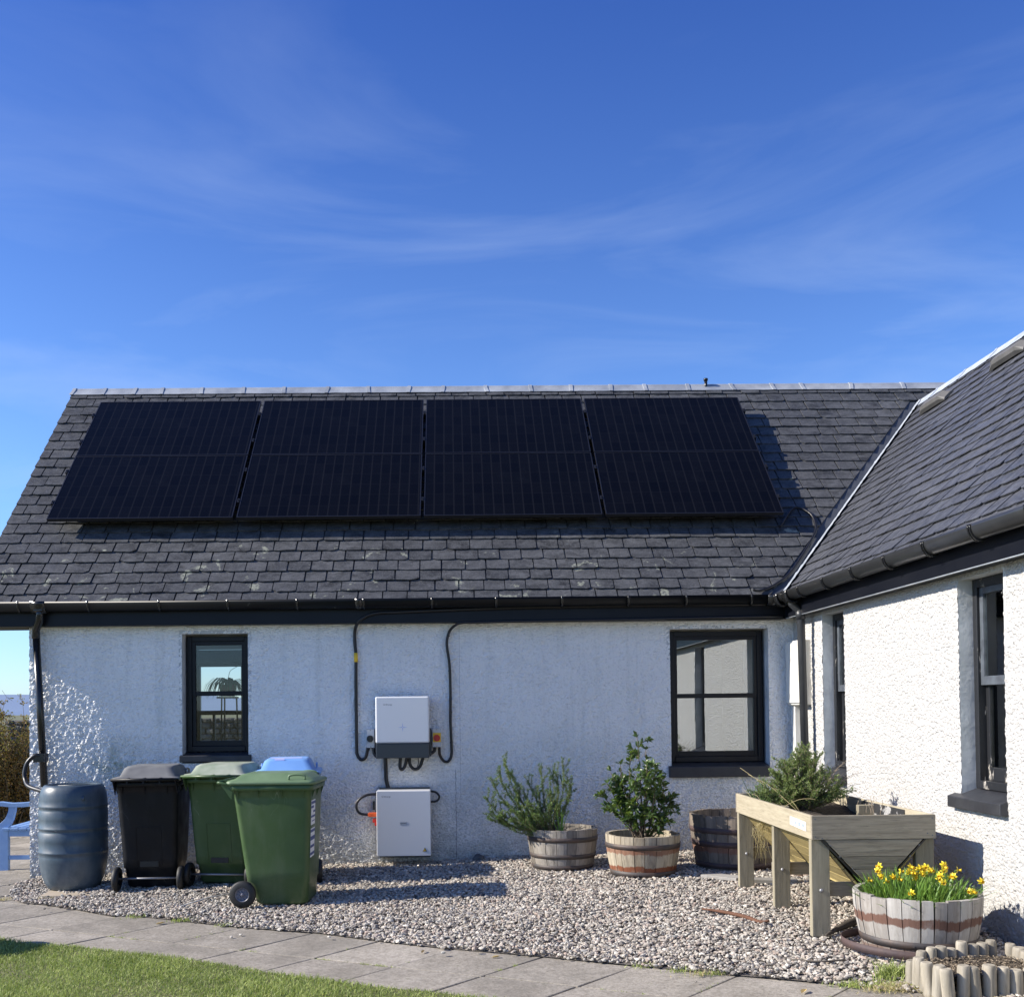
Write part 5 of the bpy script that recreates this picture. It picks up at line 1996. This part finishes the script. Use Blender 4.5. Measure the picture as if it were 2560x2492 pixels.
def needle_bush(name, label, base, tips, stem_r, mat, nl, wl, sideN=3, mat_s=BARK, dens=1.0, cat='shrub', lo=.12):
    e = thing(name, label, cat, base)
    ms, ml = MB(), MB()
    base = Vector(base)
    for (tx, ty, tz, bend) in tips:
        root = base + Vector((random.gauss(0, .03), random.gauss(0, .03), 0))
        P = arc(root, (tx, ty, tz), bend, 10)
        ms.tube(P, [stem_r * (1 - .8 * k / 10) for k in range(11)], 5)
        brs = [(P, lo)]
        L = (P[-1] - P[0]).length
        for q in range(int(sideN * L / .2)):
            k = random.randint(3, 9)
            d = (P[min(k + 1, 10)] - P[k - 1]).normalized()
            o_ = Vector((random.gauss(0, 1), random.gauss(0, 1), random.uniform(.1, 1.0))).normalized()
            end = P[k] + (d * .7 + o_ * .75).normalized() * random.uniform(.05, .13)
            B = arc(P[k], end, (0, 0, .01), 4)
            ms.tube(B, stem_r * .35, 4, caps=False)
            brs.append((B, 0))
        for (B, t0) in brs:
            LL = sum((B[i + 1] - B[i]).length for i in range(len(B) - 1))
            n_ = int(LL * 520 * dens)
            shade = random.random()
            for _ in range(n_):
                t_ = t0 + (1 - t0) * random.random() ** .8
                f = t_ * (len(B) - 1)
                i = min(int(f), len(B) - 2)
                p = B[i].lerp(B[i + 1], f - i)
                d = (B[i + 1] - B[i]).normalized()
                o_ = Vector((random.gauss(0, 1), random.gauss(0, 1), random.gauss(0, 1)))
                o_ = (o_ - d * o_.dot(d)).normalized()
                leafquad(ml, p, d * random.uniform(.5, 1.3) + o_, wl * random.uniform(.8, 1.3), nl * random.uniform(.7, 1.25), 1, r=min(1, max(0, .55 * shade + .45 * random.random() + .15 * (t_ - .5))))
    ms.build('stems', mat_s, e)
    ml.build('foliage', mat, e)
    return e


random.seed(21)
bz = .37
tips = []
for (tx, tz, y, bx_) in ((4.14, .70, -.72, -.10), (4.20, .86, -.62, -.10), (4.31, 1.03, -.55, -.06), (4.26, .92, -.66, -.06), (4.38, .90, -.60, -.05), (4.45, .80, -.70, -.03), (4.50, .86, -.52, 0), (4.60, .78, -.64, 0), (4.63, .92, -.6, 0), (4.70, .86, -.7, 0), (4.74, .93, -.62, .01),
                         (4.78, .98, -.58, .02), (4.83, .96, -.66, .02), (4.90, .86, -.62, .03), (4.88, .80, -.72, .02), (4.18, .60, -.76, -.08), (4.25, .55, -.80, -.06), (4.33, .66, -.78, -.05), (4.42, .58, -.84, -.03), (4.5, .66, -.80, -.02), (4.58, .62, -.86, 0), (4.66, .68, -.82, 0), (4.28, .48, -.72, -.05), (4.45, .50, -.88, 0), (4.76, .70, -.78, 0), (4.36, .74, -.70, -.04), (4.55, .56, -.88, 0), (4.35, .52, -.84, -.03), (4.66, .56, -.84, 0), (4.16, .52, -.70, -.06)):
    tips.append((tx, y, tz, (bx_, -.02, random.uniform(-.04, .0))))
needle_bush('rosemary_bush', 'rosemary bush with upright and drooping stems leaning left out of the grey half barrel', (4.70, -.66, bz), tips, .006, ROSE, .022, .0042, 4, dens=.95)
# dead stalks and a bulb tuft in the rosemary barrel
m = MB()
for k in range(26):
    a = random.random() * 6.28
    p = Vector((4.88 + .10 * math.cos(a), -.66 + .10 * math.sin(a), bz))
    m.tube(arc(p, p + Vector((random.gauss(.03, .06), random.gauss(-.03, .05), random.uniform(-.02, .07))), (0, 0, .02), 4), .0028, 4)
tag(m.build('dead_stalks', TWIG), 'tangle of dry pale stalks at the right side of the rosemary barrel', 'dead stalks')
m = MB()
for k in range(9):
    p = Vector((4.79 + random.gauss(0, .012), -.74, bz))
    a = random.gauss(0, .35)
    P = arc(p, p + Vector((math.sin(a) * .16, random.gauss(-.02, .03), .10 + .12 * math.cos(a))), (0, 0, .02), 4)
    for q in range(4):
        w_ = .006 * (1 - q / 5)
        m.add([P[q] + Vector((w_, 0, 0)), P[q] - Vector((w_, 0, 0)), P[q + 1] - Vector((w_ * .7, 0, 0)), P[q + 1] + Vector((w_ * .7, 0, 0))], [(0, 1, 2, 3)], .8)
tag(m.build('bulb_leaves', DAFL), 'tuft of bright bulb leaves at the front rim of the rosemary barrel', 'plant')

# bay
e = thing('bay_bush', 'young bay bush with glossy dark leaves in the rust-streaked half barrel', 'shrub', (5.42, -1.08, .33))
ms, ml = MB(), MB()
b0 = Vector((5.42, -1.08, .33))
random.seed(5)
mains = [((5.39, -1.06, 1.20), (0.02, 0, 0)), ((5.33, -1.12, 1.05), (-.05, -.02, 0)), ((5.46, -1.04, 1.10), (.03, 0, 0)), ((5.16, -1.10, .93), (-.03, 0, .02)), ((5.10, -1.08, .74), (-.02, 0, -.02)), ((5.60, -1.10, .86), (.04, 0, .0)), ((5.66, -1.06, .68), (.02, 0, -.03)),
         ((5.50, -1.22, .80), (0, -.04, 0)), ((5.34, -1.24, .74), (0, -.04, 0)), ((5.26, -1.00, .86), (0, .03, 0)), ((5.56, -.95, .92), (0, .03, 0)), ((5.44, -1.2, .98), (0, -.03, 0)), ((5.20, -1.18, .66), (0, 0, -.02)), ((5.62, -1.16, .60), (.02, 0, -.05)), ((5.56, -1.20, .54), (.03, -.02, -.05)),
         ((5.30, -1.15, .60), (-.02, -.02, -.02)), ((5.40, -1.25, .62), (0, -.03, 0)), ((5.13, -1.12, .83), (-.02, 0, .0)), ((5.36, -1.2, .88), (-.02, -.02, .0)), ((5.52, -1.12, .70), (0, 0, 0)), ((5.24, -1.12, .98), (-.03, 0, 0))]
for (tp, bd) in mains:
    P = arc(b0 + Vector((random.gauss(0, .02), random.gauss(0, .02), 0)), tp, bd, 10)
    ms.tube(P, [.008 * (1 - .75 * k / 10) for k in range(11)], 6)
    subs = [(P, 5)]
    for q in range(5):
        k = random.randint(5, 9)
        d = (Vector(tp) - b0).normalized()
        o_ = Vector((random.gauss(0, 1), random.gauss(0, 1), random.uniform(-.2, .9))).normalized()
        end = P[k] + (d * .5 + o_).normalized() * random.uniform(.06, .13)
        B = arc(P[k], end, (0, 0, .01), 4)
        ms.tube(B, .0028, 5, caps=False)
        subs.append((B, 1))
    for (B, k0) in subs:
        for k in range(k0, len(B)):
            for _ in range(3 if k < len(B) - 1 else 5):
                d = (B[k] - B[k - 1]).normalized()
                o_ = Vector((random.gauss(0, 1), random.gauss(0, 1), random.gauss(.15, .7))).normalized()
                leafquad(ml, B[k] + o_ * .004, d * .8 + o_ * .9, random.uniform(.018, .028), random.uniform(.042, .066), 1, nrm=Vector((random.gauss(0, .6), random.gauss(0, .6), 1)))
for k in range(10):
    a = random.random() * 6.28
    ms.tube(arc(b0, b0 + Vector((math.cos(a) * .08, math.sin(a) * .06 - .05, random.uniform(0, .08))), (0, 0, .02), 4), .005, 5)
ms.build('stems', BARK, e)
ml.build('foliage', BAY, e)

# bush in the raised planter
random.seed(33)
tips = []
for k in range(58):
    a = random.random() * 6.28
    rr = .05 + .27 * random.random() ** .6
    x_, y_ = 6.34 + rr * math.cos(a), -2.22 + rr * 1.1 * math.sin(a)
    q = rr / .32
    zt = .80 + .37 * (1 - q ** 2.2) * random.uniform(.35, 1.05)
    if x_ < 6.27:
        zt -= .02
    tips.append((x_, y_, zt, (0, 0, random.uniform(-.02, .03))))
for (x_, y_, zt) in ((6.36, -2.15, 1.17), (6.40, -2.20, 1.12), (6.33, -2.2, 1.12), (6.20, -2.2, 1.02), (6.18, -2.15, .97), (6.45, -2.1, 1.08), (6.24, -2.3, .98), (6.28, -2.2, 1.10), (6.31, -2.25, 1.14), (6.42, -2.15, 1.16), (6.48, -2.2, 1.06), (6.50, -2.25, 1.0), (6.15, -2.25, .92), (6.22, -2.2, 1.05), (6.55, -2.2, .95), (6.62, -2.3, .86), (6.66, -2.25, .84), (6.58, -2.4, .82), (6.10, -2.3, .82), (6.14, -2.4, .80)):
    tips.append((x_, y_, zt, (0, 0, 0)))
needle_bush('shrub', 'dense small-leaved green shrub growing in the raised wooden planter', (6.36, -2.20, .70), tips, .006, SHRUB, .019, .0050, 4, dens=.72, lo=.1)
m = MB()
for k in range(34):
    a = random.gauss(.5, .5)
    p = Vector((6.50 + random.gauss(0, .03), -2.15, .76))
    tip = p + Vector((.05 + .20 * random.random(), random.gauss(0, .10), .06 + .24 * random.random()))
    P = arc(p, tip, (-.01, 0, .03), 6)
    m.tube(P, [.0026 * (1 - .6 * i / 6) for i in range(7)], 4)
    for i in (3, 4, 5):
        o_ = Vector((random.gauss(0, 1), random.gauss(0, 1), random.gauss(.4, .6))).normalized()
        m.tube([P[i], P[i] + o_ * random.uniform(.02, .05)], .0012, 4, caps=False)
tag(m.build('dry_twigs', TWIG), 'spray of bare pinkish-brown twigs at the right of the planter shrub', 'twigs')
m = MB()
for k in range(46):
    p = Vector((6.13 + random.gauss(0, .035), -2.0 + random.gauss(0, .05), .71))
    L = random.uniform(.10, .24)
    tip = p + Vector((random.gauss(-.02, .045), random.gauss(-.01, .03), L))
    P = arc(p, tip, (random.gauss(0, .01), 0, 0), 4)
    m.tube(P, [.003, .003, .0026, .002, .0008], 4, r=random.uniform(.3, 1))
tag(m.build('chives', ROSE), 'clump of thin upright chives in the far left corner of the raised planter', 'chives')
m = MB()
for (p0, p1, b_) in (((6.18, -2.35, .74), (6.01, -1.88, .99), (0, 0, .02)), ((6.20, -2.6, .73), (6.03, -2.0, .95), (0, 0, .03)), ((6.2, -2.6, .74), (6.16, -2.2, .86), (0, 0, .03)), ((6.10, -2.55, .75), (6.26, -2.75, .83), (0, 0, .03)), ((6.05, -2.1, .74), (6.02, -1.95, .83), (0, 0, .01)), ((6.05, -2.3, .76), (6.0, -2.2, .82), (0, 0, .02))):
    m.tube(arc(p0, p1, b_, 6), .0014, 4, r=.5)
tag(m.build('straw_stalks', STRAW), 'long dry straw stalks sticking up over the left edge of the raised planter', 'straw')
m = MB()
for k in range(60):
    p = Vector((6.085 + random.gauss(0, .008), -2.15 + random.gauss(0, .05), .62 + random.gauss(0, .01)))
    P = arc(p, p + Vector((random.gauss(-.02, .02), random.gauss(-.03, .05), -random.uniform(.08, .26))), (random.gauss(-.02, .02), 0, 0), 4)
    m.tube(P, .0011, 3, caps=False)
tag(m.build('hanging_roots', STRAW), 'tuft of straw-coloured dry roots hanging out under the left side of the raised planter', 'dry roots')
# small plants in the empty barrel
m = MB()
for k in range(7):
    p = Vector((6.08 + .05 * random.random(), -.95, .47))
    P = arc(p, p + Vector((random.gauss(.02, .05), random.gauss(0, .04), random.uniform(.06, .17))), (.01, 0, 0), 5)
    m.tube(P, .0015, 4)
tag(m.build('dead_stalks', TWIG), 'few thin dead stems standing in the large dark barrel', 'dead stalks')

# daffodils
def make_daff(label, x, y, z, tall, yaw_, ly):
    e = thing('daffodil', label, 'daffodil', (x, y, z), yaw_, 'daffodils in the wide barrel')
    m = MB()
    P = arc((0, 0, 0), (0.0, -.012, tall), (.005, 0, 0), 6)
    P.append(Vector((0, -.022, tall + .004)))
    m.tube(P, .0022, 5, r=.6)
    m.build('stem', DAFL, e, world=False)
    # flower faces -y, nodding
    c_ = Vector((0, -.026, tall + .003))
    fwd = Vector((0, -1, -.12)).normalized()
    sx = Vector((1, 0, 0))
    sy = sx.cross(fwd)
    m = MB()
    for k in range(6):
        a = math.pi / 3 * k + .2
        d = sx * math.cos(a) + sy * math.sin(a) - fwd * random.uniform(.1, .45)
        leafquad(m, c_, d, .013, .0235, .8, nrm=fwd, r=random.random())
    m.build('petals', PETAL, e, world=False)
    m = MB()
    rings = []
    for (rr, t_) in ((.004, 0), (.0055, .006), (.0065, .014), (.0095, .020), (.0080, .0195), (.0045, .008), (.001, .004)):
        rings.append([c_ + fwd * t_ + (sx * math.cos(a) + sy * math.sin(a)) * rr * (1 + (.12 * math.sin(a * 6) if rr > .008 else 0)) for a in [math.pi * 2 * q / 18 for q in range(18)]])
    m.loft(rings, .5, True)
    m.build('trumpet', TRUMP, e, world=False)
    return e


random.seed(11)
DL = 'yellow daffodil flower among the green leaves in the wide bleached barrel'
first = [make_daff(DL, 6.5, -3.7, .33, .20, 0, 0), make_daff(DL, 6.4, -3.7, .33, .17, .5, 0), make_daff(DL, 6.6, -3.7, .33, .14, -.5, 0)]
# (image-like layout measured on the barrel: x, height)
spots = [(6.30, .15), (6.36, .19), (6.43, .155), (6.54, .20), (6.60, .195), (6.35, .14), (6.73, .16), (6.245, .185), (6.315, .205), (6.285, .165), (6.390, .205), (6.265, .125), (6.400, .165), (6.405, .085), (6.415, .175), (6.475, .20), (6.495, .185), (6.465, .175), (6.485, .165), (6.515, .175), (6.560, .185), (6.565, .165), (6.620, .175), (6.605, .155), (6.640, .185),
         (6.685, .205), (6.695, .180), (6.665, .150), (6.705, .150), (6.650, .135), (6.720, .085), (6.745, .080), (6.790, .130), (6.225, .105), (6.445, .14), (6.53, .15), (6.58, .14)]
for k, (x, hz) in enumerate(spots):
    low = hz < .10
    y = -3.86 if low else -3.70 + random.gauss(0, .07)
    if k < 3:
        o = first[k]
        o.location = (x, y, .33)
    else:
        o = dup(first[k % 3], (x, y, .33), 0)
    o.rotation_euler = (random.gauss(0, .12), random.gauss(0, .12), random.gauss(.25, .65))
    base_t = (.20, .17, .14)[k % 3]
    o.location.z = .335 + hz - base_t + .0
X_, Y_ = [], []
m = MB()
for k in range(760):
    a, rr = random.random() * 6.283, .285 * math.sqrt(random.random())
    p = Vector((6.50 + rr * math.cos(a), -3.675 + rr * math.sin(a), .275))
    L = random.uniform(.15, .28) * (1 - .35 * (rr / .32) ** 3)
    if rr > .28:
        L *= .9
    lean = Vector((math.cos(a) * rr * .28 + random.gauss(.01, .03), math.sin(a) * rr * .22 + random.gauss(0, .035), 0))
    w_ = random.uniform(.003, .005)
    an = random.random() * 3.14
    s_ = Vector((math.cos(an), math.sin(an), 0)) * w_
    pts = []
    for q in range(6):
        t_ = q / 5
        pts.append(p + lean * t_ * t_ + Vector((0, 0, L * (t_ - .25 * t_ * t_ * min(1, lean.length * 9)))))
    vs, fs = [], []
    for q in range(6):
        ww_ = s_ * (1 - .15 * q / 5 if q < 5 else .15)
        vs += [pts[q] + ww_, pts[q] - ww_]
        if q:
            fs.append((2 * q - 2, 2 * q - 1, 2 * q + 1, 2 * q))
    m.add(vs, fs)
struct(tag(m.build('daffodil_leaves', DAFL), 'dense upright green strap leaves filling the wide bleached barrel', 'leaves'), 'stuff')
# lavender-like dry sprigs throwing shadows on the wing wall
m = MB()
for k in range(9):
    p = Vector((6.60 + .05 * random.random(), -2.75 + random.gauss(0, .12), .72))
    m.tube(arc(p, p + Vector((random.gauss(0, .03), random.gauss(0, .03), random.uniform(.06, .14))), (0, 0, 0), 4), .0016, 4)
tag(m.build('dry_sprigs', TWIG), 'small dry sprigs near the right edge of the raised planter', 'twigs')

# house plant behind the left window
e = thing('house_plant', 'spider plant with arching leaves behind the narrow left window', 'house plant', (1.56, .95, 1.56))
m = MB()
m.lathe([(0, 0), (.07, 0), (.085, .10), (.09, .12), (.08, .12), (0, .10)], (1.60, .95, 1.60), 24)
m.build('pot', TERRA, e)
m = MB()
for k in range(74):
    a = random.random() * 6.283
    L = random.uniform(.14, .30)
    p = Vector((1.60, .95, 1.71))
    d = Vector((math.cos(a), math.sin(a), 0))
    pts = [p + d * L * t_ + Vector((0, 0, .10 * math.sin(t_ * 2.2) * (L / .25) - .20 * t_ * t_ * t_ * (L / .25))) for t_ in (0, .25, .5, .75, 1)]
    s_ = Vector((-d.y, d.x, 0)) * .007
    vs, fs = [], []
    for q in range(5):
        ww_ = s_ * (1 if q < 4 else .1)
        vs += [pts[q] + ww_, pts[q] - ww_]
        if q:
            fs.append((2 * q - 2, 2 * q - 1, 2 * q + 1, 2 * q))
    m.add(vs, fs)
m.tube(spline([(1.60, .95, 1.71), (1.62, .95, 1.84), (1.66, .95, 1.88), (1.72, .95, 1.91)], 4), .003, 4)
m.build('leaves', SPIDER, e)
e = thing('plant_stand', 'slim dark stand under the house plant inside the left room', 'stand', (1.60, .95, .12))
m = MB()
m.lathe([(0, 1.46), (.11, 1.46), (.11, 1.475), (0, 1.475)], (1.60, .95, .12), 24)
m.build('top', BARK, e)
for k in range(3):
    a = 2.1 * k + .4
    m = MB()
    m.tube([(1.60 + .09 * math.cos(a), .95 + .09 * math.sin(a), 1.58), (1.60 + .13 * math.cos(a), .95 + .13 * math.sin(a), .12)], .009, 6)
    m.build('leg', BARK, e)

# ================================================================ GARDEN WALLS AND HEDGE
def drywall(label, p0, p1, h, th_, n0=0):
    random.seed(n0)
    p0, p1 = Vector(p0), Vector(p1)
    d = (p1 - p0)
    L = d.length
    d.normalize()
    s_ = Vector((-d.y, d.x, 0))
    M_ = Matrix((d, s_, Vector((0, 0, 1)))).transposed()
    m = MB()
    m.obox((p0 + p1) / 2 + Vector((0, 0, h / 2 - .1)), (L, th_ * .6, h), M_)
    z = 0
    while z < h:
        hh_ = random.uniform(.08, .16)
        u = 0
        while u < L:
            w_ = random.uniform(.12, .34)
            for sd in (-1, 1):
                c_ = p0 + d * (u + w_ / 2) + s_ * sd * th_ * .36 + Vector((0, 0, z + hh_ / 2))
                vs = []
                n1_, n2_ = 8, 5
                sz_ = (w_ * .52, th_ * .22, hh_ * .54)
                for j in range(n2_ + 1):
                    for i in range(n1_):
                        t_, f_ = math.pi * j / n2_, 2 * math.pi * i / n1_
                        q = Vector((math.sin(t_) * math.cos(f_), math.sin(t_) * math.sin(f_), math.cos(t_)))
                        q = Vector([math.copysign(abs(v_) ** .6, v_) for v_ in q]) * random.uniform(.88, 1.06)
                        vs.append(c_ + M_ @ Vector((q.x * sz_[0], q.y * sz_[1], q.z * sz_[2])))
                m.add(vs, [(j * n1_ + i, j * n1_ + (i + 1) % n1_, (j + 1) * n1_ + (i + 1) % n1_, (j + 1) * n1_ + i) for j in range(n2_) for i in range(n1_)], None, False)
            u += w_
        z += hh_
    return tag(m.build('stone_wall', DRYST), label, 'wall')


drywall('dark mossy drystone wall behind the blue bench', (-7, 4.9, -.25), (-.35, 4.5, -.15), .95, .5, 3)
drywall('low drystone wall across the back garden seen through the left window', (-6, 13.5, -.35), (9, 14.5, -.35), 1.62, .55, 4)


def hedge(label, c_, r_, n, seed, mat, name='hedge_shrub'):
    random.seed(seed)
    e = thing(name, label, 'shrub', (c_[0], c_[1], G(c_[0], c_[1]) if c_[1] < 6 else -.3))
    ms, ml = MB(), MB()
    b0 = Vector((c_[0], c_[1], -.15))
    for k in range(n):
        a, q = random.random() * 6.283, random.random() ** .5
        el = random.random() ** .7
        tip = Vector((c_[0] + r_[0] * math.cos(a) * q, c_[1] + r_[1] * math.sin(a) * q, c_[2] + r_[2] * el * (1.1 - q * .45) * random.uniform(.75, 1.12)))
        P = arc(b0 + Vector((random.gauss(0, .12), random.gauss(0, .1), 0)), tip, (random.gauss(0, .06), random.gauss(0, .06), .05), 8)
        ms.tube(P, [.012 * (1 - .85 * i / 8) for i in range(9)], 4, caps=False)
        for i in range(3, 9):
            for _ in range(4):
                o_ = Vector((random.gauss(0, 1), random.gauss(0, 1), random.gauss(.3, 1))).normalized()
                tp = P[i] + o_ * random.uniform(.05, .16)
                ms.tube([P[i], tp], .0022, 3, caps=False)
                if P[i].z > c_[2] + r_[2] * .92:
                    continue
                for _2 in range(7):
                    leafquad(ml, P[i].lerp(tp, random.random()) + Vector((random.gauss(0, .02), random.gauss(0, .02), random.gauss(0, .02))), Vector((random.gauss(0, 1), random.gauss(0, 1), random.gauss(0, 1))), .018, .032, 1)
    ms.build('branches', BARK, e)
    ml.build('foliage', mat, e)
    return e


hedge('bushy orange-brown shrub with bare top twigs behind the blue bench', (-2.15, 4.15, .15), (.75, .5, 1.62), 210, 8, HEDGE)
hedge('second brownish shrub further left along the stone wall', (-4.2, 4.3, .1), (1.0, .6, 1.5), 60, 9, HEDGE)
